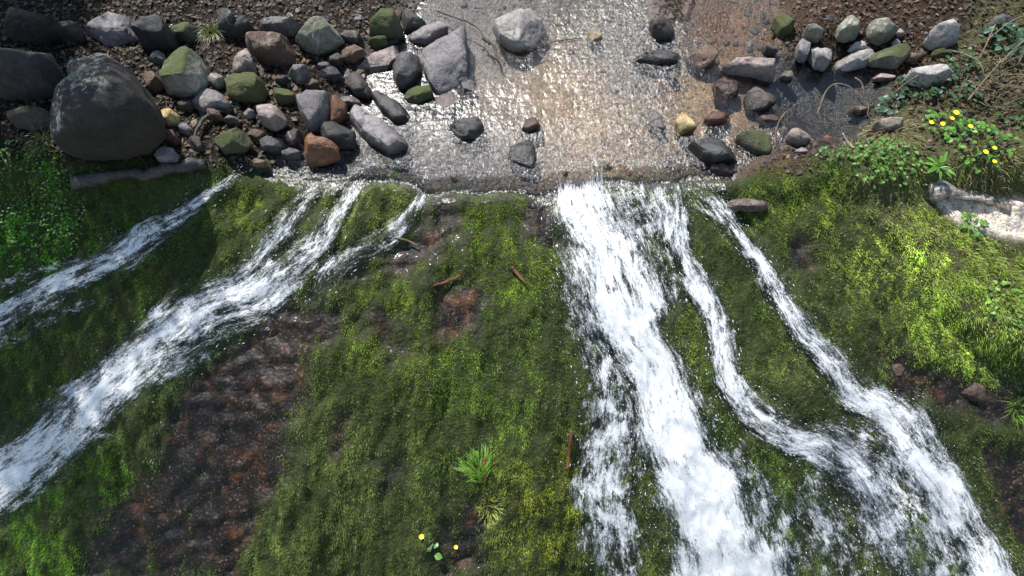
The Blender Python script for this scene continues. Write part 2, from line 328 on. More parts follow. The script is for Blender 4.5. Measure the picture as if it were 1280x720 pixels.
def mat_foam():
    k = N('falling_water'); uv = k.attr('flow').outputs['Vector']; dn = k.attr('dens').outputs['Fac']
    def nz(sx, sy, d, r, ds): return k.noise(k.n('Mapping', {0: uv, 'Scale': (sx, sy, 1)}).outputs[0], 1.0, d, r, ds).outputs[0]
    a = nz(16, 3.6, 5, .65, .7); b = nz(50, 10, 4, .66, .8); c = nz(110, 60, 3, .65, .6); e = nz(5.5, 2.6, 4, .6, .5)
    f = k.math('ADD', k.math('MULTIPLY', a, .9), k.math('ADD', k.math('MULTIPLY', b, .75), k.math('ADD', k.math('MULTIPLY', c, .6), k.math('MULTIPLY', e, 1.0))))   # mean about 1.37
    f = k.math('SUBTRACT', f, 1.625)
    f = k.math('ADD', k.math('MULTIPLY', f, 2.1), k.math('MULTIPLY_ADD', dn, 1.15, -.50))
    al = k.ramp(f, .0, .85)
    h = k.math('ADD', k.math('MULTIPLY', a, 1.0), k.math('ADD', k.math('MULTIPLY', b, .55), k.math('MULTIPLY', c, .25)))
    nm = k.bump(h, .28, .03)
    colr = k.mix(k.ramp(f, .1, 1.0), (.76, .78, .80), (.96, .96, .96))
    df = k.n('BsdfPrincipled', {'Base Color': colr, 'Roughness': .45, 'Normal': nm}).outputs[0]
    tl = k.n('BsdfTranslucent', {'Color': (.85, .88, .9), 'Normal': nm}).outputs[0]
    df = k.n('MixShader', {0: .35, 1: df, 2: tl}).outputs[0]
    film = k.n('MixShader', {0: k.math('MULTIPLY', k.ramp(dn, .15, .7), k.math('MULTIPLY', k.n('Fresnel', {'IOR': 1.33, 'Normal': nm}).outputs[0], .8), clamp=True),
                             1: k.n('BsdfTransparent', {'Color': (1, 1, 1)}).outputs[0], 2: k.n('BsdfGlossy', {'Roughness': .18, 'Normal': nm}).outputs[0]}).outputs[0]
    return k.surf(k.n('MixShader', {0: al, 1: film, 2: df}).outputs[0])

def mat_blade(name, rough=.5, trans=.35, attr='col', spec=.5):
    k = N(name); c = k.attr(attr).outputs['Color']
    p = k.n('BsdfPrincipled', {'Base Color': c, 'Roughness': rough, 'Specular IOR Level': spec}).outputs[0]
    t = k.n('BsdfTranslucent', {'Color': k.mix(1, c, (1.5, 1.6, .9), 'MULTIPLY')}).outputs[0]
    return k.surf(k.n('MixShader', {0: trans, 1: p, 2: t}).outputs[0])
def mat_bark(name, c1, c2, scale=9, wet=0.0, along=1.0):
    k = N(name); tc = k.n('Mapping', {0: k.n('TexCoord').outputs['Object'], 'Scale': (along, 1, 1), 'Rotation': (0, 0, .2 if along < 1 else 0)}).outputs[0]
    a = k.noise(tc, scale, 8, .65, .5); b = k.noise(tc, scale * 6, 6, .65)
    col = k.mix(k.ramp(a.outputs[0], .4, .62), c1, c2); col = k.mix(k.ramp(b.outputs[0], .4, .6, .6, 0), col, tuple(x * .3 for x in c1))
    return k.surf(k.n('BsdfPrincipled', {'Base Color': col, 'Roughness': .8 - wet, 'Normal': k.bump(k.math('ADD', a.outputs[0], b.outputs[0]), .8, .015)}).outputs[0])
def mat_plain(name, c, rough=.5):
    k = N(name); a = k.noise(k.n('TexCoord').outputs['Object'], 30, 4)
    return k.surf(k.n('BsdfPrincipled', {'Base Color': k.mix(a.outputs[0], tuple(x * .75 for x in c), tuple(min(1, x * 1.2) for x in c)), 'Roughness': rough}).outputs[0])

M_GROUND, M_STONE, M_WATER, M_FOAM = mat_terrain(), mat_stone(), mat_water(), mat_foam()
M_MOSS = mat_blade('moss', .6, .45, spec=.12); M_LEAF = mat_blade('leaf', .4, .35); M_LITTER = mat_blade('litter', .7, .15)
M_WOOD = mat_bark('wet_wood', (.022, .018, .015), (.07, .058, .048), wet=.3); M_RED = mat_bark('red_wood', (.12, .04, .016), (.22, .085, .035), 30, .25)
M_PALE = mat_bark('bleached_wood', (.20, .16, .13), (.62, .56, .50), 16, along=.18); M_TWIG = mat_bark('twig', (.14, .10, .06), (.30, .23, .14), 25)
M_YEL = mat_plain('petal', (.80, .62, .01), .4); M_TRUNK = mat_bark('trunk', (.07, .055, .04), (.16, .13, .10))
M_DROP = mat_plain('drops', (.80, .82, .85), .2)

# ------------------------------------------------------------------ ground
def blobs(P, base, lst):
    w = np.full(P.shape[:-1], .12); c = np.tile(np.array(base, float) * .12, P.shape[:-1] + (1,))
    for (cx, cy, rx, ry, col, s) in lst:
        g = s * np.exp(-(((P[..., 0] - cx) / rx) ** 2 + ((P[..., 1] - cy) / ry) ** 2))
        c += g[..., None] * np.array(col); w += g
    return c / w[..., None]
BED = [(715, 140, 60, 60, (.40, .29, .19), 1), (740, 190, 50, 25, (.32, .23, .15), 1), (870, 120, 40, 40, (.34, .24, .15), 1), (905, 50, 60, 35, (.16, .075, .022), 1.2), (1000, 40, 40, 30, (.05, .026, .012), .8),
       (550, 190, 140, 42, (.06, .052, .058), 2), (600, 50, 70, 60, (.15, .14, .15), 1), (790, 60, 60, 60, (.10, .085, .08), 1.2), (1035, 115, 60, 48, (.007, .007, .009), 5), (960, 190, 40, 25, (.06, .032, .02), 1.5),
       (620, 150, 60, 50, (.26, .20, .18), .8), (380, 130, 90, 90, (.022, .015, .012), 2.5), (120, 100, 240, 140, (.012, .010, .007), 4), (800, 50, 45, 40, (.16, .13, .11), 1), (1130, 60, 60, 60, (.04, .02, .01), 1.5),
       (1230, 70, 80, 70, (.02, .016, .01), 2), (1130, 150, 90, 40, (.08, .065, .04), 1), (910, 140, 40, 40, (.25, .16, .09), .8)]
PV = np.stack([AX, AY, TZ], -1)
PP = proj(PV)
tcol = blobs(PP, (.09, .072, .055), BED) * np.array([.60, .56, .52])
onslope = sst(-.02, .12, crest(AX) - AY)[..., None]
mossbase = np.array([.020, .027, .007])
tcol = tcol * (1 - onslope) + mossbase * onslope
rb = sst(.0, .15, TB)[..., None]
tcol = tcol * (1 - rb) + np.array([.045, .045, .018]) * rb
mud = sst(-4, 8, poly_sd(PP, MUD) + 5 * n2(AX, AY, 8, s=77))[..., None]
tcol = tcol * (1 - mud) + np.array([.40, .34, .28]) * mud
dist = sst(6, 12, np.hypot(AX, AY))[..., None]; tcol = tcol * (1 - dist) + np.array([.05, .06, .025]) * dist
wetm = np.clip(sst(-.2, .05, TW) * (1 - onslope[..., 0]) + onslope[..., 0] * (.10 + .35 * np.maximum(TR, TC)) + mud[..., 0] * .7, 0, 1) * (1 - dist[..., 0])
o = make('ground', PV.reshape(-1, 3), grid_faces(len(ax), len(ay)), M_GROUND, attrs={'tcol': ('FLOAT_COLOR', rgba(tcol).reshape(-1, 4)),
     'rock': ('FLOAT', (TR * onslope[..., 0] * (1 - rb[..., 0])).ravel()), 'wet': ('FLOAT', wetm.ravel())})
tag(o, kind='structure')

# ------------------------------------------------------------------ stream surface
wx = np.arange(-5.0, 5.0, .03); wy = np.arange(-.22, 5.0, .03)
WX, WY = np.meshgrid(wx, wy); hz = Hs(WX, WY); dcr = crest(WX) - WY
WZ = 0.0 + .006 * n2(WX, WY, 7, 4, s=90) + .003 * n2(WX, WY, 20, 14, s=91)
WZ = np.where(dcr > -.1, WZ * (1 - sst(-.1, .04, dcr)) + np.minimum(0.0, hz + .012) * sst(-.1, .04, dcr), WZ)
WP = proj(np.stack([WX, WY, WZ], -1))
turb = np.clip(.34 + .40 * sst(.8, .15, -dcr) - .25 * sst(.12, -.02, -dcr) + .35 * sst(120, 40, np.hypot(WP[..., 0] - 790, WP[..., 1] - 70)), 0, 1)
turb = turb * (1 - .9 * sst(80, 30, np.hypot((WP[..., 0] - 1040) / 1.2, WP[..., 1] - 115))) * (1 - .8 * sst(85, 40, np.hypot(WP[..., 0] - 590, WP[..., 1] - 45)))
ok = (dcr < .16)
F = grid_faces(len(wx), len(wy)); F = F[ok.ravel()[F].all(1)]
o = make('stream_water', np.stack([WX, WY, WZ], -1).reshape(-1, 3), F, M_WATER, attrs={'turb': ('FLOAT', turb.ravel())})
tag(o, kind='structure')

# ------------------------------------------------------------------ cascades
def catmull(P, n):
    P = np.asarray(P, float); Q = np.vstack([2 * P[0] - P[1], P, 2 * P[-1] - P[-2]]); out = []
    for i in range(len(P) - 1):
        p0, p1, p2, p3 = Q[i:i + 4]
        t = np.linspace(0, 1, n, endpoint=False)[:, None]
        out.append(.5 * (2 * p1 + (p2 - p0) * t + (2 * p0 - 5 * p1 + 4 * p2 - p3) * t ** 2 + (3 * p1 - p0 - 3 * p2 + p3) * t ** 3))
    return np.vstack(out + [P[-1:]])
CLAB = {'left': 'narrow white stream crossing the dark moss on the far left', 'left_thread': 'thin thread of water just above the far left stream', 'left_low': 'thin trickle just below the far left stream',
        'broad_side': 'narrow arm of water above the broad left cascade', 'broad': 'broad white cascade running down to the lower left corner', 'middle': 'broken trickle over bare rock at the middle of the lip',
        'main': 'widest brightest white cascade right of the middle', 'lip_veil': [(762, 200, 20, .0), (778, 225, 44, .6), (800, 262, 50, .62), (815, 305, 40, .5), (832, 350, 24, .35), (850, 400, 14, .1)],
 'lip_veil': 'thin spread of water at the lip between the two widest cascades', 'main_veil': 'loose spray of water along the left side of the widest cascade', 'centre': 'winding white cascade next to the widest one',
        'right': 'slender cascade furthest right that widens below', 'right_veil': 'thin grey veil of water between the two right cascades', 'low_veil': 'faint veil of water over moss at the lower right', 'edge_veil': 'wispy veil along the right edge of the widest cascade'}
DROPS = []
for ci, (nm, pts) in enumerate(CASC.items()):
    veil = 'veil' in nm or 'thread' in nm or nm == 'left_low'
    C = catmull(pts, 14); C[:, 2] = np.maximum(C[:, 2], 2.0); T = np.gradient(C[:, :2], axis=0); T /= np.linalg.norm(T, axis=1, keepdims=True)
    Nn = np.stack([-T[:, 1], T[:, 0]], -1)
    m = int(max(9, C[:, 2].max() / 1.6)); u = np.linspace(-1, 1, m)
    s = np.concatenate([[0], np.cumsum(np.hypot(*np.diff(C[:, :2], axis=0).T))])
    wid = C[:, 2] * (1.22 + .35 * vnoise(np.stack([s / 40, s * 0, s * 0 + ci], -1), 3))
    off = 5 * vnoise(np.stack([s / 55, s * 0 + 3, s * 0 + ci], -1), 5)
    X = C[:, None, 0] + Nn[:, None, 0] * (u[None] * wid[:, None] + off[:, None]); Y = C[:, None, 1] + Nn[:, None, 1] * (u[None] * wid[:, None] + off[:, None])
    W = cast(X, Y, HSM)
    dcw = crest(W[..., 0]) - W[..., 1]; W[..., 2] = W[..., 2] + np.maximum(.003 - W[..., 2], 0) * sst(.10, -.05, dcw)
    inpool = sst(.12, -.06, dcw)
    sm = s / 160.0; U = u[None] * wid[:, None] / 160.0; V = np.broadcast_to(sm[:, None], U.shape)
    q = np.stack([U * 11, V * 3.2, U * 0 + ci * 7.1], -1); q2 = np.stack([U * 34, V * 11, U * 0 + ci * 3.3], -1)
    prof = 1 - np.abs(u[None]) ** 2.2
    lump = fbm(q, 3, 7) * .055 + np.abs(fbm(q2, 3, 9)) * .035
    dloc = C[:, 3][:, None]
    W[..., 2] += .006 + (1 - inpool * .8) * (.006 + prof * (.03 if not veil else .004) * np.minimum(dloc, 1) + lump * np.clip(dloc, .15, 1) * (.1 + .9 * prof) * (.8 if not veil else .25))
    W[..., 2] = np.maximum(W[..., 2], Hs(W[..., 0], W[..., 1]) + (.006 if not veil else .002))
    dens = dloc * np.clip(1.2 * (1 - np.abs(u[None]) ** 1.5), 0, 1) * sst(0, 40, s)[:, None] * (1 - .75 * inpool)
    o = make('waterfall', W.reshape(-1, 3), grid_faces(m, len(C)), M_FOAM, attrs={'flow': ('FLOAT_VECTOR', np.stack([U * (1.4 if veil else 1), V * (2.2 if veil else 1), U * 0 + ci * 2.7], -1).reshape(-1, 3)), 'dens': ('FLOAT', dens.ravel())})
    tag(o, kind='structure', label=CLAB[nm])
    # drops thrown off it
    nd = int(C[:, 2].mean() * len(C) * (.30 if not veil else .22))
    ii = rng.integers(0, len(C), nd); jj = rng.integers(0, m, nd); keep = rng.random(nd) < np.clip(dloc[ii, 0], 0, 1)
    ii, jj = ii[keep], jj[keep]
    i2 = np.minimum(ii + 1, len(C) - 1); fl = W[i2, jj] - W[ii, jj]; fl /= np.linalg.norm(fl, axis=1, keepdims=True) + 1e-6
    P = W[ii, jj] + rng.normal(0, .02, (len(ii), 3)); P[:, 2] = np.maximum(P[:, 2], Hs(P[:, 0], P[:, 1])) + np.abs(rng.normal(0, .016, len(ii)))
    DROPS.append((P, fl))
P = np.vstack([d[0] for d in DROPS]); FL = np.vstack([d[1] for d in DROPS]); n = len(P)
r = .0012 + .0024 * rng.random(n) ** 4; L = r * (1.2 + 6.0 * rng.random(n) ** 2)
A = np.cross(FL, [0, 0, 1.0]); A /= np.linalg.norm(A, axis=1, keepdims=True) + 1e-6; B = np.cross(A, FL)
V = np.stack([P + FL * L[:, None], P - FL * L[:, None], P + A * r[:, None], P - A * r[:, None], P + B * r[:, None], P - B * r[:, None]], 1)
f8 = np.array([(0, 2, 4), (0, 4, 3), (0, 3, 5), (0, 5, 2), (1, 4, 2), (1, 3, 4), (1, 5, 3), (1, 2, 5)])
o = make('spray', V.reshape(-1, 3), (f8[None] + 6 * np.arange(n)[:, None, None]).reshape(-1, 3), M_DROP)
tag(o, 'white droplets of spray thrown up along the cascades', 'spray', kind='stuff')

# ------------------------------------------------------------------ moss and grass
MOSS_SUN_C = [(620, 320, 70, 60, (.10, .13, .016), 1), (600, 490, 60, 90, (.070, .105, .016), 1.2), (680, 620, 50, 50, (.13, .135, .018), 1), (500, 430, 60, 60, (.08, .10, .014), 1), (430, 600, 90, 90, (.062, .078, .02), 1.1),
         (690, 440, 30, 90, (.06, .08, .018), .8), (710, 260, 30, 50, (.035, .045, .014), 1), (560, 260, 30, 30, (.05, .06, .014), .7), (150, 250, 130, 40, (.045, .09, .012), 1), (45, 275, 70, 45, (.075, .20, .012), 3), (330, 250, 60, 40, (.085, .10, .018), 1.2), (370, 265, 30, 22, (.17, .18, .045), 1.5),  # last blob is a sunlit spot painted into the moss colour
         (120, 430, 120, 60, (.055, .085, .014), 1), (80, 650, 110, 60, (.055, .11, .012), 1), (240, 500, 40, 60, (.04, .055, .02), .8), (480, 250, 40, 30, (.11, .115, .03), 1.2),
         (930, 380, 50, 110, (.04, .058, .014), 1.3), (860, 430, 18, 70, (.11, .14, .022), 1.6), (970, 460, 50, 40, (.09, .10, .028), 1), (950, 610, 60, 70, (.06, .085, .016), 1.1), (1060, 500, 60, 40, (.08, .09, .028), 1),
         (1000, 240, 60, 30, (.10, .13, .02), 1.1), (1130, 310, 65, 36, (.25, .285, .06), 3), (1060, 300, 60, 40, (.10, .12, .022), 1), (1200, 380, 80, 70, (.20, .255, .042), 2.4), (1100, 420, 70, 40, (.06, .075, .018), 1), (1200, 530, 90, 50, (.045, .058, .018), 1), (1150, 190, 120, 25, (.09, .15, .02), 1)]  # the brightest blobs paint patches of sun onto the right bank
def scatter(n, box):
    x = rng.uniform(box[0], box[1], n); y = rng.uniform(box[2], box[3], n); z = Hs(x, y)
    P = np.stack([x, y, z], -1); px = proj(P)
    k = (px[:, 0] > -90) & (px[:, 0] < 1370) & (px[:, 1] > -40) & (px[:, 1] < 800)
    return P[k], px[k]
def blades(name, P, D, Nn, L, Wd, col, mat, seg=1, droop=.5):
    """P roots, D lean direction, L length, Wd width; each blade curves from up towards D"""
    n = len(P); side = np.cross(D, Nn); side /= np.linalg.norm(side, axis=1, keepdims=True) + 1e-6
    ang = rng.uniform(-.9, .9, n)[:, None]; side = side * np.cos(ang) + np.cross(side, Nn) * np.sin(ang) * .6
    if seg == 1:
        tip = P + D * L[:, None]
        V = np.stack([P - side * Wd[:, None] / 2, P + side * Wd[:, None] / 2, tip], 1)
        F = (np.arange(n)[:, None] * 3 + np.arange(3)); cc = np.repeat(col, 3, 0)
        return make(name, V.reshape(-1, 3), F, mat, smooth=False, attrs={'col': ('FLOAT_COLOR', rgba(cc))})
    t = np.linspace(0, 1, seg + 1); rows = []
    up = Nn * .75 + D * .35
    for q in t[:-1]:
        c = P + (up * q + (D - up) * q * q * droop - np.array([0, 0, .35]) * (q ** 3) * droop) * L[:, None]
        w = Wd[:, None] * (1 - q * .75) / 2
        rows += [c - side * w, c + side * w]
    rows.append(P + (up + (D - up) * droop - np.array([0, 0, .35]) * droop) * L[:, None])
    V = np.stack(rows, 1); k = V.shape[1]; b = np.arange(n)[:, None] * k
    quads = np.vstack([b + np.array([2 * i, 2 * i + 1, 2 * i + 3, 2 * i + 2]) for i in range(seg - 1)]) if seg > 1 else np.zeros((0, 4), int)
    tri = b + np.array([2 * seg - 2, 2 * seg - 1, 2 * seg])
    return make(name, V.reshape(-1, 3), [quads, tri], mat, smooth=True, attrs={'col': ('FLOAT_COLOR', rgba(np.repeat(col, k, 0)))})
def masks(P, px):
    x, y = P[:, 0], P[:, 1]; d = crest(x) - y
    rk = np.full(len(x), -1e9)
    for p in ROCK: rk = np.maximum(rk, poly_sd(px, p))
    rkm = sst(-24, 22, rk - 1 + 36 * n2(x, y, 4, s=21, o=5))
    ch = np.full(len(x), 1e9)
    for kx in ('left', 'broad', 'broad_side', 'main', 'centre', 'right', 'middle'): ch = np.minimum(ch, line_sd(px, [(a_, b_, w_ * .5) for a_, b_, w_, _ in CASC[kx]]))
    return d, rkm, sst(4, -4, ch), poly_sd(px, BANK_R) / 150.0, poly_sd(px, MUD), poly_sd(px, WATER) / 150.
def flow_dir(P):
    n = normal(P[:, 0], P[:, 1], .12); g = np.stack([n[:, 0], n[:, 1], np.zeros(len(n))], -1)
    g[:, 1] -= .12; g[:, 0] += np.clip(P[:, 0], -3, 3) * .03
    t = g - n * np.sum(g * n, 1, keepdims=True); t /= np.linalg.norm(t, axis=1, keepdims=True) + 1e-6
    return t, n
P, px = scatter(2000000, (-5, 5, -3.6, .35))
d, rkm, chm, bk, md, ws = masks(P, px)
x, y = P[:, 0], P[:, 1]
patch = n2(x, y, 9, 6, s=61, o=4); fine = n2(x, y, 30, 20, s=62, o=3); soak = sst(.02, .30, n2(x, y, 3.4, 2.2, s=66, o=4))
bald = np.clip(.95 + 1.1 * patch + 1.7 * fine - .45 * soak, 0.10, 1)
prob = (1 - .96 * rkm) * (1 - chm * .85) * bald * sst(-.10, .02, d + .10 * fine + .1 * patch - .06 * chm) * (md < 0) * (1 - .5 * sst(.3, .8, bk))
k = rng.random(len(P)) < prob
P, px, patch, fine, bk, soak = P[k], px[k], patch[k], fine[k], bk[k], soak[k]
T, Nn = flow_dir(P); n = len(P)
D = T * .95 + Nn * rng.uniform(.15, 1.1, n)[:, None] + rng.normal(0, .42, (n, 3)); D /= np.linalg.norm(D, axis=1, keepdims=True)
c = blobs(px, (.055, .07, .016), MOSS_SUN_C)
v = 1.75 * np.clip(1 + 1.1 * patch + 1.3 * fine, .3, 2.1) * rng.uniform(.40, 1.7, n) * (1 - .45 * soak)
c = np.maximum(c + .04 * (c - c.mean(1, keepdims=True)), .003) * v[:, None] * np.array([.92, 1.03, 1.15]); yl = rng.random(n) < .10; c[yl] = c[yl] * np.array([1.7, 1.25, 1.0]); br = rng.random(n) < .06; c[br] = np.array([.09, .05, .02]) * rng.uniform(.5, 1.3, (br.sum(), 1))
gl = rng.random(n) < .016 + .04 * soak; c[gl] = np.array([.42, .44, .36])  # glints on the wet moss, painted as pale blades
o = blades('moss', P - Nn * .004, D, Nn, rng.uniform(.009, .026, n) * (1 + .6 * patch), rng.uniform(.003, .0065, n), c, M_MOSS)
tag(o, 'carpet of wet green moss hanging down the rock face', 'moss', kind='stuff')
print('moss', n)

P, px = scatter(520000, (1.2, 5, -2.4, 2.6))
d, rkm, chm, bk, md, ws = masks(P, px); x, y = P[:, 0], P[:, 1]
cl = n2(x, y, 7, s=71, o=4)
gz = np.clip(sst(0, .12, bk) * 1.0, 0, 1) * (md < -4) * np.clip(.35 + 2.6 * cl, .02, 1)
dens = blobs(px, (.10, 0, 0), [(1220, 390, 70, 75, (1, 0, 0), 1), (1130, 320, 60, 40, (.55, 0, 0), 1), (1100, 190, 90, 26, (.5, 0, 0), 1), (1200, 200, 90, 30, (.4, 0, 0), 1), (1190, 80, 120, 60, (.05, 0, 0), 1), (1200, 270, 60, 25, (.3, 0, 0), .7)])[:, 0]
k = rng.random(len(P)) < gz * dens * .6
P, px, cl = P[k], px[k], cl[k]; n = len(P); T, Nn = flow_dir(P)
D = T * .55 + Nn * .5 + rng.normal(0, .5, (n, 3)); D /= np.linalg.norm(D, axis=1, keepdims=True)
c = 1.25 * blobs(px, (.09, .12, .025), MOSS_SUN_C + [(1100, 192, 80, 22, (.12, .24, .03), 2), (1110, 165, 40, 14, (.30, .24, .13), 2), (1230, 205, 60, 14, (.26, .20, .11), 2), (1215, 400, 70, 60, (.15, .25, .03), 2)]) * rng.uniform(.5, 1.5, (n, 1))  # grass colour takes on the painted sun patches too
dry = rng.random(n) < .14; c[dry] = np.array([.30, .23, .11]) * rng.uniform(.4, 1.1, (dry.sum(), 1))
lng = .35 + .65 * dens[k]
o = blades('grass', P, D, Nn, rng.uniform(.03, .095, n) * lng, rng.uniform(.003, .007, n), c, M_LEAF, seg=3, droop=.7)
tag(o, 'bright green grass over the right bank', 'grass', kind='stuff')
print('grass', n)

# leaf litter, bits of dead leaf and grit on both banks
P, px = scatter(90000, (-5, 5, -.4, 3.4))
d, rkm, chm, bk, md, ws = masks(P, px)
k = (rng.random(len(P)) < .85 * sst(.02, .12, -ws) * sst(.1, -.05, d)) & (md < 0)
P, px = P[k], px[k]; n = len(P)
Nn = normal(P[:, 0], P[:, 1]); a = rng.uniform(0, 6.28, n); D = np.stack([np.cos(a), np.sin(a), rng.uniform(-.1, .5, n)], -1)
sd = np.cross(D, Nn); L = (.008 + .05 * rng.random(n) ** 2)[:, None]; Wd = L * rng.uniform(.08, .45, (n, 1)); up = np.array([0, 0, 1.]) * rng.uniform(.004, .015, (n, 1))
V = np.stack([P + up, P + D * L * .5 + sd * Wd + up * 1.5, P + D * L + up, P + D * L * .5 - sd * Wd + up], 1)
pal = np.array([(.055, .027, .014), (.11, .06, .03), (.035, .02, .012), (.18, .115, .06), (.08, .036, .017), (.045, .05, .015)]); c = pal[rng.integers(0, 6, n)] * rng.uniform(.25, .95, (n, 1))
o = make('leaf_litter', V.reshape(-1, 3), np.arange(n * 4).reshape(-1, 4), M_LITTER, smooth=False, attrs={'col': ('FLOAT_COLOR', rgba(np.repeat(c, 4, 0)))})
tag(o, 'dead leaves and grit lying between the stones on the banks', 'leaf litter', kind='stuff')

# ------------------------------------------------------------------ stones
def ico(sub):
    import bmesh
    bm = bmesh.new(); bmesh.ops.create_icosphere(bm, subdivisions=sub, radius=1.0)
    V = np.array([v.co[:] for v in bm.verts]); F = np.array([[v.index for v in f.verts] for f in bm.faces]); bm.free(); return V, F
ICO = {s: ico(s) for s in (3, 4, 5)}
def stone_shape(outline, h, seed, sharp, rough, facets, sub):
    """outline: plan polygon (metres, about its centre); a boxy star-shaped solid, cut by a few planes and roughened"""
    V, F = ICO[sub]; q = np.random.default_rng(seed)
    th = np.arctan2(V[:, 1], V[:, 0]); ph = np.arcsin(np.clip(V[:, 2], -1, 1))
    oa = np.arctan2(outline[:, 1], outline[:, 0]); rr = np.full(len(V), 1e9)
    ct, st = np.cos(th), np.sin(th); best = np.zeros(len(V))
    for k in range(len(outline)):
        a, b = outline[k - 1], outline[k]; e = b - a
        den = ct * e[1] - st * e[0]; den = np.where(np.abs(den) < 1e-9, 1e-9, den)
        t = (a[0] * e[1] - a[1] * e[0]) / den; s = (a[0] * st - a[1] * ct) / den
        best = np.where((t > 0) & (s >= -1e-4) & (s <= 1.0001), np.maximum(best, t), best)
    best = np.where(best <= 0, np.median(best[best > 0]), best)
    c = np.abs(np.cos(ph)) ** sharp; s_ = np.sign(np.sin(ph)) * np.abs(np.sin(ph)) ** sharp
    P = np.stack([ct * best * c, st * best * c, s_ * h * .5], -1)
    size = math.sqrt(np.ptp(outline[:, 0]) * np.ptp(outline[:, 1]))
    for _ in range(facets):
        nn = q.normal(0, 1, 3); nn[2] = abs(nn[2]) * .9 + .15; nn /= np.linalg.norm(nn)
        dd = P @ nn; lim = dd.max() * q.uniform(.58, .88); P = P - np.maximum(dd - lim, 0)[:, None] * nn * .92
    P[:, 2] += (P[:, 0] * q.uniform(-.22, .22) + P[:, 1] * q.uniform(-.25, .12)) * min(1, h / size * 1.6)
    nrm = P / (np.linalg.norm(P, axis=1, keepdims=True) + 1e-6)
    P = P + nrm * (size * rough * (fbm(P / size * 2.6 + seed, 4, seed % 91) * .55 + .30 * np.abs(fbm(P / size * 7 + seed, 3, 5))))[:, None]
    return P, F
CLR = {'mauve': (.27, .235, .255), 'grey': (.21, .20, .20), 'dark': (.085, .078, .082), 'black': (.04, .038, .042), 'pale': (.46, .43, .40), 'white': (.40, .37, .345), 'brown': (.16, .095, .06), 'rust': (.24, .10, .04),
       'red': (.10, .045, .035), 'gold': (.60, .44, .20), 'green': (.11, .12, .05), 'olive': (.22, .23, .15), 'pink': (.36, .26, .24), 'umber': (.085, .06, .047), 'tan': (.40, .31, .22), 'deep': (.055, .037, .027)}
LB, SB, RB = 'stones on the left bank', 'stones standing in the stream', 'stones on the right bank'
ST = []
def E(cx, cy, w, h, ang=0, seed=None):
    q = random.Random(int(cx * 7 + cy * 13)); n = q.choice((6, 7, 8)); a = R(ang); out = []
    for i in range(n):
        t = 2 * math.pi * (i + q.uniform(-.25, .25)) / n; r_ = q.uniform(.86, 1.1)
        x, y = math.cos(t) * w / 2 * r_, math.sin(t) * h / 2 * r_
        out.append((cx + x * math.cos(a) - y * math.sin(a), cy + x * math.sin(a) + y * math.cos(a)))
    return out
def st(outline, h, col, label, grp, moss=0, wet=.3, lich=0, sharp=.42, rough=.13, facets=6, name='stone'):
    ST.append((outline, h, col, label, grp, moss, wet, lich, sharp, rough, facets, name))
# left bank
st([(108, 28), (147, 14), (170, 24), (172, 48), (155, 50), (136, 57), (119, 53)], .14, 'mauve', 'pale mauve slab with a flat top above the biggest boulder', LB, lich=.3, wet=0)
st([(99, 67), (128, 59), (155, 62), (178, 95), (194, 131), (199, 164), (183, 192), (144, 209), (105, 209), (72, 189), (67, 175), (92, 150), (103, 131), (100, 98)], .62, 'deep', 'biggest boulder, dark brown with grey lichen on its upper shoulder', LB, lich=1.0, moss=.25, wet=0, sharp=.8, rough=.10, facets=1, name='boulder')
st([(-30, 60), (36, 48), (67, 56), (72, 84), (58, 116), (34, 122), (-10, 130), (-40, 100)], .5, 'dark', 'dark boulder with a grey lichen patch by the left edge', LB, lich=1.1, moss=.4, wet=.1, sharp=.75, rough=.07, facets=1, name='boulder')
st([(172, 26), (200, 18), (214, 30), (210, 58), (188, 64), (174, 54)], .3, 'black', 'black rock between the pale slab and the mossy half white rock', LB, moss=.2)
st([(205, 84), (214, 69), (231, 62), (250, 62), (257, 76), (253, 98), (239, 123), (205, 120)], .30, 'pale', 'rock with a whitish left half and a green mossy right half', LB, moss=.62, wet=0, lich=.4, name='boulder')
st(E(196, 72, 22, 16, 10), .09, 'grey', 'small grey stone tucked above the half white rock', LB)
st(E(192, 101, 27, 32, 20), .14, 'brown', 'brown stone between the biggest boulder and the half white rock', LB)
st([(242, 128), (255, 110), (290, 123), (291, 131), (253, 141)], .10, 'mauve', 'flat mauve wedge lying below the half white rock', LB, wet=.1)
st(E(269, 101, 22, 19, -20), .10, 'tan', 'small pale tan stone above the flat mauve wedge', LB, wet=0)
st([(278, 100), (292, 90), (330, 98), (340, 112), (330, 126), (296, 124), (280, 114)], .17, 'green', 'long dark boulder coated green by moss', LB, moss=.8, sharp=.7)
st([(286, 84), (299, 62), (310, 60), (316, 78), (318, 92), (300, 94)], .16, 'pink', 'pale pinkish pyramid rock left of the big cracked rock', LB, wet=0)
st([(311, 73), (317, 42), (342, 37), (364, 51), (369, 70), (354, 84), (331, 80)], .24, 'brown', 'big brown cracked rock with a dark front', LB, wet=0, lich=.4, sharp=.45)
st([(322, 28), (345, 22), (370, 26), (369, 46), (350, 44), (326, 38)], .14, 'grey', 'grey slab wedged behind the rounded olive boulder', LB, moss=.2)
st([(369, 34), (383, 22), (422, 22), (428, 39), (411, 59), (392, 70), (375, 64), (367, 48)], .26, 'olive', 'rounded olive grey boulder on top of the left pile', LB, moss=.28, wet=0, sharp=.65, name='boulder')
st([(201, 137), (222, 138), (221, 153), (207, 160)], .13, 'gold', 'small yellowish stone at the right foot of the biggest boulder', LB, wet=0)
st(E(208, 194, 28, 22, -20), .12, 'mauve', 'mauve stone lying beside the dark log', LB, wet=0)
st(E(214, 172, 22, 18, 10), .10, 'red', 'dark red stone above the mauve one by the log', LB)
st(E(231, 160, 20, 14, 40), .08, 'grey', 'small grey stone right of the yellowish one', LB)
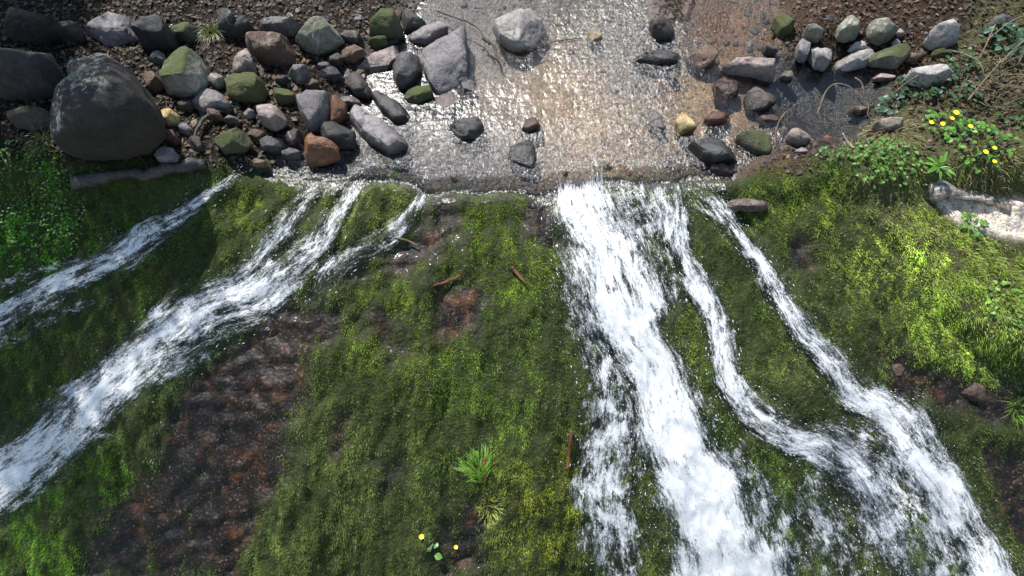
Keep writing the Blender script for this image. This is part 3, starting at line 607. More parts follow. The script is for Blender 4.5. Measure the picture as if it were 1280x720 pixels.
st([(267, 175), (280, 163), (302, 160), (313, 172), (306, 190), (280, 194)], .18, 'green', 'rounded dark mossy stone above the right end of the log', LB, moss=.55, sharp=.7)
st(E(245, 180, 16, 22, 20), .10, 'umber', 'little umber stone left of the rounded dark mossy one', LB)
st(E(372, 93, 28, 26, 0), .14, 'grey', 'grey stone below the rounded olive boulder', LB, wet=.1)
st([(324, 130), (353, 127), (355, 151), (342, 164), (328, 155)], .17, 'pink', 'pinkish block with a square top in the left pile', LB, wet=0, lich=.4)
st(E(311, 141, 13, 15), .07, 'pale', 'tiny pale stone left of the pinkish block', LB, wet=0)
st(E(356, 119, 30, 22, 15), .12, 'green', 'low mossy stone above the pinkish block', LB, moss=.7)
st([(366, 137), (386, 118), (406, 115), (410, 142), (397, 162), (378, 155)], .17, 'mauve', 'triangular mauve block right of the pinkish block', LB, wet=.1)
st(E(420, 140, 24, 34, 10), .14, 'rust', 'rust orange stone upright beside the triangular mauve block', LB)
st([(398, 160), (418, 150), (440, 160), (438, 180), (415, 184), (400, 176)], .15, 'black', 'black stone behind the long slab and the orange rock', LB, moss=.2)
st([(380, 178), (383, 160), (394, 174), (419, 186), (421, 200), (386, 206)], .16, 'rust', 'orange brown wedge standing at the water edge near the lip', LB, wet=.5, facets=6)
st(E(340, 182, 36, 24, 0), .13, 'dark', 'dark stone below the pinkish block', LB, moss=.2)
st(E(412, 92, 26, 18, 15), .10, 'dark', 'dark flat stone under the long brown rock', LB)
st(E(390, 106, 18, 14, 0), .08, 'brown', 'small brown stone between the grey one and the triangular block', LB)
st(E(300, 112, 18, 12, 0), .06, 'pink', 'small pink stone on the end of the long mossy boulder', LB)
st(E(352, 100, 18, 14, 0), .08, 'umber', 'umber stone between the cracked rock and the low mossy stone', LB)
st(E(232, 40, 30, 26, 0), .16, 'green', 'mossy rock under the tuft of grass at the top', LB, moss=.5)
st(E(283, 30, 24, 30, 0), .2, 'dark', 'dark rock right of the tuft of grass at the top', LB)
st(E(268, 144, 20, 15, 30), .09, 'brown', 'small brown stone below the flat mauve wedge', LB)
st(E(290, 150, 18, 14, -20), .08, 'grey', 'small grey stone above the rounded dark mossy one', LB)
st(E(438, 128, 26, 20, 30), .11, 'mauve', 'purplish stone between the upright rust stone and the narrow ridged one', LB)
st(E(440, 66, 32, 22, -20), .10, 'brown', 'reddish brown cobble above the long brown rock', LB)
st(E(418, 74, 22, 16, 0), .09, 'umber', 'small umber cobble left of the reddish brown one', LB)
st(E(404, 84, 20, 14, 20), .08, 'dark', 'small dark cobble under the rounded olive boulder', LB)
st(E(438, 46, 26, 20, 0), .10, 'umber', 'umber cobble between the olive boulder and the mossy green rock', LB)
st(E(302, 34, 28, 26, 0), .18, 'black', 'black rock at the top left of the big cracked rock', LB)
st(E(231, 132, 20, 16, 0), .09, 'umber', 'small umber stone left of the flat mauve wedge', LB)
st(E(320, 170, 22, 16, 0), .09, 'brown', 'small brown stone right of the rounded dark mossy one', LB)
st(E(366, 172, 24, 18, 0), .10, 'umber', 'small umber stone left of the orange brown wedge', LB)
st(E(362, 192, 28, 15, 0), .07, 'dark', 'flat dark stone at the lip left of the orange brown wedge', LB, wet=.5)
st(E(322, 205, 26, 12, 0), .06, 'brown', 'flat brown stone at the lip beside the far left stream', LB, wet=.5)
st(E(238, 205, 42, 12, -14), .08, 'grey', 'long narrow grey stone against the right end of the log', LB)
st(E(30, 34, 90, 36, 0), .3, 'umber', 'dark broad boulder in the top left corner', LB, moss=.3, sharp=.7, name='boulder')
st(E(84, 40, 36, 26, 0), .16, 'umber', 'dark stone between the corner boulder and the mauve slab', LB, moss=.3)
st(E(40, 150, 60, 40, 0), .16, 'umber', 'low dark rock left of the biggest boulder', LB, moss=.4, sharp=.7)
# in the stream
st([(440, 159), (451, 135), (504, 174), (504, 184), (486, 195)], .17, 'mauve', 'long dark grey slab lying at an angle beside white water', SB, wet=.5, facets=2, sharp=.35)
st([(469, 123), (474, 110), (489, 123), (514, 151), (512, 160), (500, 162), (478, 139)], .13, 'dark', 'narrow dark stone with a pale ridge above the long slab', SB, wet=.5)
st([(428, 87), (450, 95), (464, 117), (461, 126), (444, 119), (431, 103)], .14, 'umber', 'long brown rock at the left edge of the stream', SB)
st([(449, 85), (464, 71), (492, 56), (499, 69), (481, 87), (456, 95)], .09, 'pink', 'flat reddish slab pointing to the dark upright stone', SB, wet=.3)
st([(493, 76), (503, 64), (522, 67), (529, 84), (514, 110), (500, 115), (494, 98)], .22, 'dark', 'dark rounded stone standing alone left of the largest slab', SB, wet=.3)
st([(500, 122), (517, 110), (536, 112), (538, 122), (519, 135), (503, 131)], .12, 'green', 'small stone with a green mossy cap below the dark rounded one', SB, moss=.6)
st([(531, 76), (556, 56), (578, 40), (582, 103), (550, 118), (540, 108)], .19, 'mauve', 'largest mauve slab in the stream with a pointed upper corner', SB, wet=.15, facets=2, sharp=.35)
st([(512, 45), (536, 23), (552, 26), (557, 41), (533, 58), (520, 55)], .14, 'mauve', 'squarish mauve stone near the top of the stream', SB, wet=.2, sharp=.4)
st([(502, 26), (516, 16), (532, 20), (526, 34), (508, 44)], .15, 'dark', 'dark greenish stone behind the squarish mauve one', SB, moss=.4)
st([(462, 28), (478, 14), (500, 20), (502, 40), (482, 48), (464, 46)], .22, 'green', 'large mossy green rock at the top left of the stream', SB, moss=.65)
st(E(472, 52, 24, 17, 0), .10, 'green', 'small bright moss covered stone under the large mossy green rock', SB, moss=1.0)
st([(544, 123), (568, 114), (581, 128), (558, 147)], .05, 'pink', 'flat pinkish stone awash below the largest slab', SB, wet=.4)
st(E(586, 109, 15, 22, 10), .08, 'grey', 'small grey stone touching the right side of the largest slab', SB)
st([(564, 163), (571, 150), (606, 148), (608, 178), (578, 177)], .12, 'dark', 'dark square slab with a black front in mid stream', SB, wet=.4, sharp=.35)
st(E(511, 138, 15, 12, 0), .06, 'red', 'tiny dark red stone beside the green capped one', SB, wet=.5)
st([(621, 26), (630, 16), (662, 18), (680, 40), (670, 62), (642, 66), (627, 54)], .22, 'white', 'rock with a white top and dark wet sides at the top of the stream', SB, wet=.3, sharp=.55)
st(E(743, 47, 18, 18, 0), .08, 'gold', 'small golden stone alone near the top of the stream', SB, wet=.5)
st([(789, 72), (830, 63), (851, 67), (850, 80), (822, 84), (794, 78)], .10, 'dark', 'long flat dark stone parting the ripples', SB, wet=.5)
st([(814, 30), (826, 20), (842, 26), (840, 48), (820, 52)], .18, 'umber', 'dark brown rock at the top above the long flat stone', SB, wet=.3)
st(E(842, 95, 12, 16, 0), .06, 'tan', 'tiny tan stone right below the long flat dark one', SB)
st([(653, 166), (657, 145), (674, 148), (677, 159), (660, 169)], .10, 'red', 'small dark red stone alone in mid stream', SB, wet=.5, facets=6)
st([(638, 202), (642, 180), (661, 177), (671, 192), (666, 213)], .11, 'black', 'black wet stone at the lip left of the widest cascade', SB, wet=.6)
st([(844, 157), (852, 138), (862, 142), (867, 164), (850, 172)], .12, 'gold', 'pale yellow stone glowing in the shallows', SB, wet=.4)
st(E(820, 155, 20, 28, -20), .07, 'pink', 'pinkish orange stone left of the pale yellow one', SB, wet=.5)
st([(861, 179), (876, 172), (900, 173), (918, 188), (919, 204), (892, 211), (872, 197)], .17, 'black', 'large black shiny stone at the lip on the right', SB, wet=.75, facets=5)
st(E(905, 214, 34, 16, 15), .08, 'red', 'dark reddish stone under the large black shiny one', SB, wet=.5)
st([(882, 151), (893, 134), (911, 142), (913, 154), (888, 160)], .12, 'rust', 'faceted rust coloured stone right of the pale yellow one', SB, wet=.4, facets=7)
st([(862, 74), (880, 64), (893, 60), (892, 79), (875, 95)], .13, 'brown', 'mauve brown stone left of the long pale boulder', SB, wet=.3)
st([(894, 104), (904, 97), (920, 103), (925, 118), (907, 131), (896, 128)], .12, 'red', 'dark red brown stone below the long pale boulder', SB, wet=.5)
st([(902, 82), (932, 69), (976, 77), (974, 95), (962, 107), (937, 98), (912, 92)], .20, 'pink', 'long pale pinkish boulder across the right of the stream', SB, wet=.1, facets=5, name='boulder')
st([(934, 118), (946, 106), (962, 112), (967, 131), (954, 143), (936, 139)], .18, 'umber', 'dark rounded stone with a paler crown under the long pale boulder', SB, wet=.4, sharp=.75)
st([(923, 172), (943, 163), (960, 173), (959, 198), (943, 193)], .15, 'green', 'dark mossy stone right of the large black shiny one', SB, moss=.5)
st(E(964, 150, 34, 17, -8), .06, 'brown', 'flat brown stone at the edge of the blue pool', SB, wet=.5)
st(E(980, 97, 18, 18, 0), .10, 'olive', 'small greenish stone at the right end of the long pale boulder', SB)
st(E(962, 62, 12, 26, -30), .12, 'dark', 'narrow dark upright stone above the long pale boulder', SB)
# right bank
st([(966, 26), (978, 18), (992, 24), (992, 42), (976, 46)], .16, 'green', 'bright green moss covered stone at the top right of the stream', RB, moss=1.0)
st([(1012, 62), (1029, 50), (1039, 70), (1032, 90), (1020, 82)], .17, 'pale', 'tall pale lichen spotted stone beside the blue pool', RB, lich=1.0, wet=0)
st(E(1003, 62, 14, 36, 0), .13, 'mauve', 'thin mauve stone left of the tall pale lichen spotted one', RB)
st(E(1018, 40, 22, 28, 0), .15, 'olive', 'grey green stone behind the tall pale lichen spotted one', RB, lich=.6)
st(E(1000, 172, 28, 24, 0), .13, 'tan', 'rounded brown stone at the lower edge of the blue pool', RB, sharp=.75)
st(E(1004, 189, 20, 11, 0), .05, 'pink', 'small flat pinkish stone under the rounded brown one', RB)
st([(1048, 32), (1056, 20), (1074, 22), (1077, 42), (1061, 53), (1050, 48)], .2, 'olive', 'rounded grey green boulder at the top, left of a similar one', RB, lich=.5, wet=0, sharp=.65)
st([(1088, 29), (1097, 20), (1117, 25), (1119, 42), (1104, 56), (1091, 45)], .2, 'olive', 'rounded grey green boulder at the top, above the mossy slab', RB, lich=.5, moss=.2, wet=0, sharp=.65)
st(E(1125, 41, 9, 11), .05, 'white', 'upper of two tiny white stones right of the rounded boulders', RB, wet=0)
st(E(1120, 54, 8, 11), .05, 'white', 'lower of two tiny white stones right of the rounded boulders', RB, wet=0)
st([(1051, 72), (1081, 66), (1093, 73), (1083, 81), (1054, 90)], .12, 'white', 'flat whitish block at the upper edge of the blue pool', RB, wet=0, sharp=.4)
st(E(1073, 59, 20, 13), .10, 'pale', 'pale rounded stone behind the flat whitish block', RB, wet=0)
st([(1088, 64), (1104, 60), (1128, 60), (1132, 72), (1122, 86), (1094, 78)], .16, 'olive', 'mossy slab right of the flat whitish block', RB, moss=.5)
st([(1158, 48), (1172, 35), (1190, 26), (1203, 30), (1203, 46), (1189, 61), (1169, 61)], .24, 'pale', 'large pale grey boulder near the top right', RB, lich=.7, wet=0, sharp=.6, name='boulder')
st([(1138, 88), (1150, 80), (1183, 79), (1189, 98), (1163, 110), (1147, 102)], .2, 'pale', 'large pale stone with a flat top below the pale grey boulder', RB, lich=.5, wet=0, sharp=.5)
st(E(1178, 68, 26, 11), .08, 'green', 'low mossy stone between the two large pale ones', RB, moss=.9)
st(E(1073, 140, 24, 18), .11, 'brown', 'lone rounded brown stone at the right end of the blue pool', RB, sharp=.75, wet=0)
st(E(1105, 96, 24, 11, 10), .06, 'pink', 'small pinkish brown stone below the mossy slab', RB)
st(E(1144, 73, 20, 13), .07, 'brown', 'small brown stone left of the low mossy one', RB)
st(E(1250, 32, 34, 24), .16, 'dark', 'dark grey rock behind the brambles at the top right', RB)
st(E(1112, 157, 38, 18, 5), .12, 'tan', 'pale tan stone half buried in dry grass', RB, wet=0, lich=.3)
st(E(932, 256, 52, 16, 8), .06, 'pink', 'low pinkish stone at the lip between the slender cascade and the moss', RB, wet=.4)
# loose stones on the mossy face
GF = 'stones on the mossy face'
st(E(1122, 462, 30, 20, 20), .08, 'brown', 'brown stone bedded in dark moss below the grassy bank', GF, wet=.3)
st(E(1215, 488, 50, 22, 25), .09, 'brown', 'long brown stone under the edge of the grass', GF, wet=.3)
for i, (ol, h, cn, label, grp, moss, wet, lich, sharp, rough, facets, nm) in enumerate(ST):
    ol = np.array(ol, float); c = ol.mean(0); ctr = at(c[0], c[1]); zb = float(min(ctr[2], Hs(ctr[0], ctr[1])))
    if grp == GF: zb -= .055
    if 0 < poly_sd(c[None], WATER)[0] and c[1] < 225: zb = max(zb, -.05)
    elev = math.atan2(CAM[2] - zb, np.hypot(*(CAM - ctr)[:2])); ppm = FPX / ((ctr - CAM) @ FWD)
    shift = h * .8 * math.cos(elev) * ppm
    hp = np.ptp(ol[:, 1]); k = max(.45, (hp - shift * .9) / hp); ol = c + (ol - c) * (1.17 if 'boulder' != nm else 1.04); o2 = ol.copy(); o2[:, 1] = c[1] + (ol[:, 1] - c[1]) * k
    zc = zb + h * .36
    W = onplane(o2[:, 0], o2[:, 1], zc); C = W.mean(0)
    size = np.ptp(W[:, 0]); sub = 5 if size > .38 else 4 if size > .1 else 3
    P, F = stone_shape((W - C)[:, :2], h * 1.25, i * 3 + 5, sharp, rough, facets, sub)
    o = make(nm, P, F, M_STONE); o.location = C
    a = np.array(CLR[cn]) * np.random.default_rng(i).uniform(.46, .80); a = a.mean() * np.array([1.12, 1.0, .89]) * (.35 if cn not in ('gold', 'rust', 'red', 'brown') else -.1) + a * (.65 if cn not in ('gold', 'rust', 'red', 'brown') else 1.1); a = a * (.85 if grp == LB else 1.0); o.color = (*a, 1)  # left bank stones also darkened in colour for the tree shade
    o['wet'] = float(wet); o['mossy'] = float(moss); o['lichen'] = float(lich)
    tag(o, label, nm, grp)
# gravel too small to count between the stones
P, px = scatter(60000, (-4.6, 4.6, -.05, 3.0)); d, rkm, chm, bk, md, ws = masks(P, px)
cl = n2(P[:, 0], P[:, 1], 3, s=81)
k = (rng.random(len(P)) < (.13 + .30 * np.exp(-(((px[:, 0] - 330) / 130) ** 2 + ((px[:, 1] - 115) / 80) ** 2))) * np.clip(.35 + 2 * cl, 0, 1) * np.where(ws > 0, .8, 1) * sst(.25, .1, bk) * sst(1.0, .1, np.abs(ws)) * (d < -.05)) & (np.hypot((px[:, 0] - 1035) / 1.3, px[:, 1] - 115) > 50)
P, px = P[k], px[k]; n = len(P); V0, F0 = ico(1)
sz = (.007 + .034 * rng.random(n) ** 2.5); sc = np.stack([sz * rng.uniform(.8, 1.5, n), sz * rng.uniform(.8, 1.4, n), sz * rng.uniform(.4, .8, n)], -1)
a = rng.uniform(0, 6.28, n); V = V0[None] * (1 + .28 * rng.normal(0, 1, (n, len(V0), 1)).clip(-1, 1)) * sc[:, None]
V = np.stack([V[..., 0] * np.cos(a)[:, None] - V[..., 1] * np.sin(a)[:, None], V[..., 0] * np.sin(a)[:, None] + V[..., 1] * np.cos(a)[:, None], V[..., 2]], -1) + P[:, None]
pal = np.array([CLR[k2] for k2 in ('mauve', 'grey', 'brown', 'rust', 'dark', 'tan', 'umber')]); c = pal[rng.integers(0, 7, n)] * rng.uniform(.15, .6, (n, 1))
o = make('gravel', V.reshape(-1, 3), (F0[None] + len(V0) * np.arange(n)[:, None, None]).reshape(-1, 3), M_LITTER, smooth=False, attrs={'col': ('FLOAT_COLOR', rgba(np.repeat(c, len(V0), 0)))})
tag(o, 'small gravel between the stones and over the stream bed', 'gravel', kind='stuff')

# ------------------------------------------------------------------ wood: logs, sticks, twigs
def tube(path, rad, segs=8, rough=0.0, seed=1, flat=1.0):
    path = np.asarray(path, float); n = len(path); rad = np.broadcast_to(rad, n)
    T = np.gradient(path, axis=0); T /= np.linalg.norm(T, axis=1, keepdims=True) + 1e-9
    A = np.cross(T, [0, 0, 1.0]); A /= np.linalg.norm(A, axis=1, keepdims=True) + 1e-9; B = np.cross(A, T)
    th = np.linspace(0, 2 * np.pi, segs, endpoint=False)
    V = path[:, None] + rad[:, None, None] * (np.cos(th)[None, :, None] * A[:, None] + flat * np.sin(th)[None, :, None] * B[:, None])
    if rough: V = V + (fbm(V * 14 + seed, 4, seed)[..., None] * rough) * (V - path[:, None]) / (rad[:, None, None] + 1e-6)
    i = np.arange(n * segs).reshape(n, segs); j = np.roll(i, -1, 1)
    F = np.stack([i[:-1], j[:-1], j[1:], i[1:]], -1).reshape(-1, 4)
    V = np.vstack([V.reshape(-1, 3), path[:1], path[-1:]]); e0, e1 = len(V) - 2, len(V) - 1
    caps = np.vstack([np.stack([j[0], i[0], np.full(segs, e0)], -1), np.stack([i[-1], j[-1], np.full(segs, e1)], -1)])
    return V, F, caps
def wood(name, pts, r0, r1, mat, label, cat, group=None, lift=0.0, rough=0.0, segs=8, flat=1.0, arch=0.0, n=10, parent=None):
    pts = catmull(np.array(pts, float), n); B = cast(pts[:, 0], pts[:, 1]); t = np.linspace(0, 1, len(pts))
    ends = Hs(B[:, 0], B[:, 1]); rad = r0 + (r1 - r0) * t
    # rest on the ground: a straight-ish line through the ground heights, raised by lift and arch
    z = np.polyval(np.polyfit(t, ends, min(3, len(t) - 1)), t); z = np.maximum(z, np.where(B[:, 1] > crest(B[:, 0]), 0.0, -99))
    B[:, 2] = z + rad * flat * .7 + lift + arch * np.sin(t * np.pi)
    c = B.mean(0); V, F, caps = tube(B - c, rad, segs, rough, int(pts[0, 0]) % 50 + 1, flat)
    o = make(name, V, [F, caps], mat, parent); o.location = c
    if label: tag(o, label, cat, group)
    return o
wood('log', [(95, 232), (150, 222), (200, 217), (258, 206)], .055, .038, M_WOOD, 'dark wet log lying along the lip on the left', 'log', rough=.03, segs=18, lift=-.01)
wood('branch', [(282, 132 + 12), (262, 152), (250, 168), (246, 186)], .016, .012, M_WOOD, 'bent brown branch stub among the left stones', 'branch', rough=.01, lift=.05)
pl = wood('log', [(1160, 240), (1185, 238), (1215, 247), (1262, 260)], .085, .028, M_PALE, 'bleached driftwood log on the mud of the right bank', 'log', rough=.045, segs=18, flat=.55, lift=.0)
sg = 'sticks caught in the moss'
wood('stick', [(640, 336), (648, 346), (658, 357)], .014, .008, M_RED, 'short brown stick on moss near the middle, pointing down right', 'stick', sg, rough=.004, lift=.02)
wood('stick', [(544, 359), (560, 354), (576, 347)], .010, .012, M_RED, 'red brown stick beside the dark hollow in the moss', 'stick', sg, rough=.004, lift=.02)
wood('stick', [(494, 300), (508, 303), (523, 310)], .009, .006, M_TWIG, 'thin pale twig on the bare rock below the lip', 'twig', sg, lift=.03)
wood('stick', [(714, 540), (712, 562), (709, 588)], .014, .010, M_RED, 'upright rust red stick at the left edge of the widest cascade', 'stick', sg, rough=.004, lift=.03)
wood('bark_flake', [(606, 574), (607, 590), (606, 604)], .020, .012, M_RED, 'small red brown flake of bark under the bright grass tuft', 'bark', sg, rough=.006, flat=.3, lift=.02)
tg = 'twigs over the water'
wood('twig', [(548, 22), (575, 36), (597, 50), (612, 70)], .009, .005, M_WOOD, 'thin dark twig trailing in the water beside the white topped rock', 'twig', tg, lift=.03)
wood('twig', [(604, 60), (618, 70), (622, 84), (632, 92)], .012, .006, M_WOOD, 'dark water weed strand below the white topped rock', 'twig', tg, lift=.01, rough=.01)
wood('twig', [(650, 78), (685, 66), (725, 60)], .006, .004, M_WOOD, 'long faint twig lying across the ripples', 'twig', tg, lift=.01)
bg = 'twigs over the blue pool'
wood('twig', [(1012, 160), (1016, 145), (1026, 139), (1045, 144), (1068, 150), (1092, 158)], .006, .004, M_TWIG, 'arched pale twig hanging over the blue pool', 'twig', bg, lift=.05, arch=.12)
wood('twig', [(966, 186), (965, 172), (972, 158), (982, 150)], .005, .004, M_TWIG, 'short curved twig at the left edge of the blue pool', 'twig', bg, lift=.04, arch=.06)
wood('twig', [(1060, 112), (1066, 122), (1070, 134)], .005, .003, M_TWIG, 'short twig above the lone rounded brown stone', 'twig', bg, lift=.03, arch=.03)
wood('twig', [(1050, 172), (1056, 182), (1064, 190)], .005, .004, M_PALE, 'short pale straw on the grass below the blue pool', 'twig', bg, lift=.05)
sp = 'bramble stems on the right bank'
BR = [([(1200, 138), (1215, 120), (1232, 100), (1240, 84)], 'arching stem left of the dry tangle'), ([(1214, 88), (1222, 64), (1235, 42)], 'upright pale stem leaning right near the top'),
      ([(1262, 95), (1266, 70), (1270, 55)], 'short upright stem right of the dry tangle'), ([(1240, 92), (1262, 74), (1290, 60)], 'stem reaching to the right edge'),
      ([(1110, 128), (1130, 118), (1140, 112)], 'thin stem leaning over the bramble leaves'), ([(1228, 60), (1255, 46), (1285, 44)], 'long stem running right near the top corner'),
      ([(1180, 75), (1205, 100), (1222, 118)], 'dark stem dropping right from the large pale stone')]
for p_, l_ in BR: wood('dead_bramble', p_, .007, .004, M_TWIG, 'dry brown ' + l_, 'bramble', sp, lift=.10, arch=.10)
# tangle of dry twigs
q = random.Random(4); tv, tf, tc_ = [], [], []; cen = at(1252, 118); nn = 0
for i in range(70):
    a = q.uniform(0, 6.28); rx = q.uniform(.08, .30); w = q.uniform(.4, 1.9); z0 = q.uniform(.03, .16); ox, oy = q.gauss(0, .10), q.gauss(0, .07)
    th = np.linspace(a, a + w, 9); p_ = np.stack([ox + rx * np.cos(th), oy + rx * .6 * np.sin(th), z0 + .04 * np.sin(th * 2)], -1)
    p_[:, 2] += Hs(p_[:, 0] + cen[0], p_[:, 1] + cen[1]) - cen[2]
    V, F, c = tube(p_, q.uniform(.002, .0045), 5); tv.append(V); tf.append(F + nn); tc_.append(c + nn); nn += len(V)
o = make('twig_tangle', np.vstack(tv), [np.vstack(tf), np.vstack(tc_)], M_TWIG); o.location = cen
tag(o, 'tangle of dry brown twigs by the right edge', 'twigs')

# ------------------------------------------------------------------ plants
def leaf_mesh(leaves):
    """leaves: (root, direction, length, width, colour, fold)"""
    V, F, Cc = [], [], []
    for (p, d, L, W, c, droop) in leaves:
        p = np.array(p, float); d = np.array(d, float); d /= np.linalg.norm(d); s = np.cross(d, [0, 0, 1.0]); s = s / (np.linalg.norm(s) + 1e-6); u = np.cross(s, d)
        b = len(V); prof = [(0, .08), (.25, .75), (.5, 1.0), (.78, .65), (1, .03)]
        for (t, w) in prof:
            m = p + d * L * t - np.array([0, 0, 1.0]) * droop * L * t * t
            V += [m - s * W * w / 2 + u * W * w * .15, m, m + s * W * w / 2 + u * W * w * .15]; Cc += [c] * 3
        for k in range(4):
            for e in (0, 1): F.append((b + 3 * k + e, b + 3 * k + e + 1, b + 3 * k + e + 4, b + 3 * k + e + 3))
    return np.array(V), np.array(F), np.array(Cc)
def plant(name, px_, py_, n, size, spread, hgt, cols, label, cat, group=None, aspect=.8, flowers=(), seed=0, rosette=False, part='foliage', dpx=0):
    q = random.Random(seed + int(px_)); c = at(px_, py_); root = empty(name, c); lv = []; stems = []
    for i in range(n):
        a = q.uniform(0, 6.28); r = spread * math.sqrt(q.random()) if not rosette else .005
        x, y = math.cos(a) * r, math.sin(a) * r; z = float(Hs(c[0] + x, c[1] + y) - c[2])
        top = hgt * q.uniform(.25, 1) * (1 - .5 * (r / max(spread, .01)) ** 2)
        cc = np.array(cols[q.randrange(len(cols))]) * q.uniform(.65, 1.35); L = size * q.uniform(.6, 1.2)
        dr = (math.cos(a + q.gauss(0, .7)), math.sin(a + q.gauss(0, .7)), q.uniform(-.05, .55) if not rosette else q.uniform(.3, 1.0))
        lv.append(((x, y, z + top), dr, L, L * aspect, cc, q.uniform(.1, .5)))
        if not rosette and top > .03 and i % 2 == 0: stems.append(((x * .6, y * .6, z - .02), (x, y, z + top)))
    V, F, Cc = leaf_mesh(lv); tri = []
    if stems:
        tv, tf, tc2, nn = [], [], [], 0
        for a_, b_ in stems:
            Vt, Fq, cp = tube(np.linspace(a_, b_, 3), .0022, 4); tv.append(Vt); tf.append(Fq + nn); tc2.append(cp + nn); nn += len(Vt)
        Vs = np.vstack(tv); F = np.vstack([F, np.vstack(tf) + len(V)]); tri = np.vstack(tc2) + len(V); V = np.vstack([V, Vs]); Cc = np.vstack([Cc, np.tile(np.array([.09, .12, .03]), (len(Vs), 1))])
    make(part, V, [F, tri], M_LEAF, root, attrs={'col': ('FLOAT_COLOR', rgba(Cc))})
    for (fx, fy, fr) in flowers:
        fp = cast(np.array([fx]), np.array([fy]), None, hgt * .9)[0] - c; pv, pf = [], []
        for k in range(8):
            a = k * math.pi / 4 + q.uniform(-.15, .15); b = len(pv); d = np.array([math.cos(a), math.sin(a), .25]); s = np.array([-math.sin(a), math.cos(a), 0])
            for (t, w) in ((.1, .12), (.6, .36), (.9, .25), (1.0, .02)): pv += [fp + d * fr * t - s * fr * w, fp + d * fr * t + s * fr * w]
            pf += [(b + 2 * m, b + 2 * m + 1, b + 2 * m + 3, b + 2 * m + 2) for m in range(3)]
        make('flower', np.array(pv), np.array(pf), M_YEL, root, smooth=False)
        V, Fq, cp = tube(np.linspace((fp[0] * .8, fp[1] * .8, float(Hs(fp[0] * .8 + c[0], fp[1] * .8 + c[1]) - c[2])), fp - np.array([0, 0, .003]), 4), .002, 4)
        make('flower_stalk', V, [Fq, cp], M_LEAF, root, attrs={'col': ('FLOAT_COLOR', rgba(np.tile(np.array([.09, .14, .03]), (len(V), 1))))})
    tag(root, label, cat, group); return root
BG = [(.10, .24, .03), (.13, .28, .04), (.07, .17, .025)]; DG = [(.04, .09, .03), (.05, .11, .035), (.07, .13, .06)]; BL = [(.05, .10, .06), (.07, .13, .09), (.035, .07, .04)]
plant('flowering_plant', 1182, 160, 70, .045, .17, .11, BG, 'leafy plant with several yellow flowers under the dark bank', 'plant', 'yellow flowering plants', flowers=[(1164, 153, .02), (1178, 155, .02), (1195, 141, .024), (1190, 148, .018), (1213, 158, .02)])
plant('flowering_plant', 1226, 178, 90, .045, .22, .11, BG + DG[1:2], 'leafy plant with yellow flowers low on its right side near the edge', 'plant', 'yellow flowering plants', flowers=[(1232, 190, .021), (1243, 185, .018), (1243, 202, .018)])
hp = 'leafy herbs on the right bank'
plant('leafy_herb', 1106, 196, 170, .034, .24, .07, BG, 'wide bright green herb patch below the tan stone', 'herb', hp)
plant('leafy_herb', 1040, 192, 36, .03, .11, .06, DG + BG[:1], 'low dark green herb right of the pinkish flat stone', 'herb', hp)
plant('leafy_herb', 1172, 210, 26, .13, .02, .02, BG, 'star shaped rosette of narrow leaves above the driftwood', 'herb', hp, aspect=.2, rosette=True)
plant('leafy_herb', 1272, 150, 40, .05, .13, .12, DG, 'dark green herb at the right edge beside the flowers', 'herb', hp)
plant('leafy_herb', 1214, 284, 46, .035, .10, .06, BG, 'small green herb at the lower edge of the mud', 'herb', hp)
plant('leafy_herb', 1262, 380, 60, .035, .17, .05, [(.14, .26, .05), (.18, .30, .07)], 'pale green herb in the bright grass near the right edge', 'herb', hp)
bp = 'bramble bushes on the right bank'
plant('bramble_bush', 1112, 132, 34, .06, .13, .10, BL, 'bluish green bramble by the lone rounded brown stone', 'bramble', bp)
plant('bramble_bush', 1147, 112, 44, .05, .15, .11, BL + DG, 'bramble under the large flat topped pale stone', 'bramble', bp)
plant('bramble_bush', 1190, 112, 60, .045, .2, .15, BL + DG, 'bramble between the flat topped pale stone and the dry tangle', 'bramble', bp)
plant('bramble_bush', 1252, 58, 44, .075, .2, .22, BL + [(.05, .13, .06)], 'bramble with the largest leaves at the top right corner', 'bramble', bp)
plant('bramble_bush', 1200, 78, 36, .045, .12, .12, DG, 'dark bramble right of the large pale grey boulder', 'bramble', bp)
plant('flowering_plant', 538, 692, 5, .055, .05, .03, [(.16, .30, .10), (.12, .26, .06)], 'little marsh plant with round leaves and two yellow flowers at the bottom', 'plant', flowers=[(527, 671, .02), (570, 684, .016)], aspect=.95)
lp = 'small plants on the left bank'
plant('leafy_herb', 222, 40, 14, .035, .06, .05, [(.03, .11, .05), (.04, .13, .06)], 'small deep green sprig on the dark rock at the top left', 'herb', lp)
plant('leafy_herb', 122, 216, 10, .03, .03, .04, [(.07, .16, .06)], 'tiny pale sprig in front of the biggest boulder', 'herb', lp)
plant('leafy_herb', 40, 266, 620, .024, .40, .05, [(.07, .20, .02), (.09, .24, .025)], 'wide bright green patch of herbs at the left edge', 'herb', lp)
plant('leafy_herb', 70, 248, 130, .024, .2, .04, [(.09, .19, .05), (.12, .23, .08)], 'paler herbs along the top of the bright green patch', 'herb', lp)
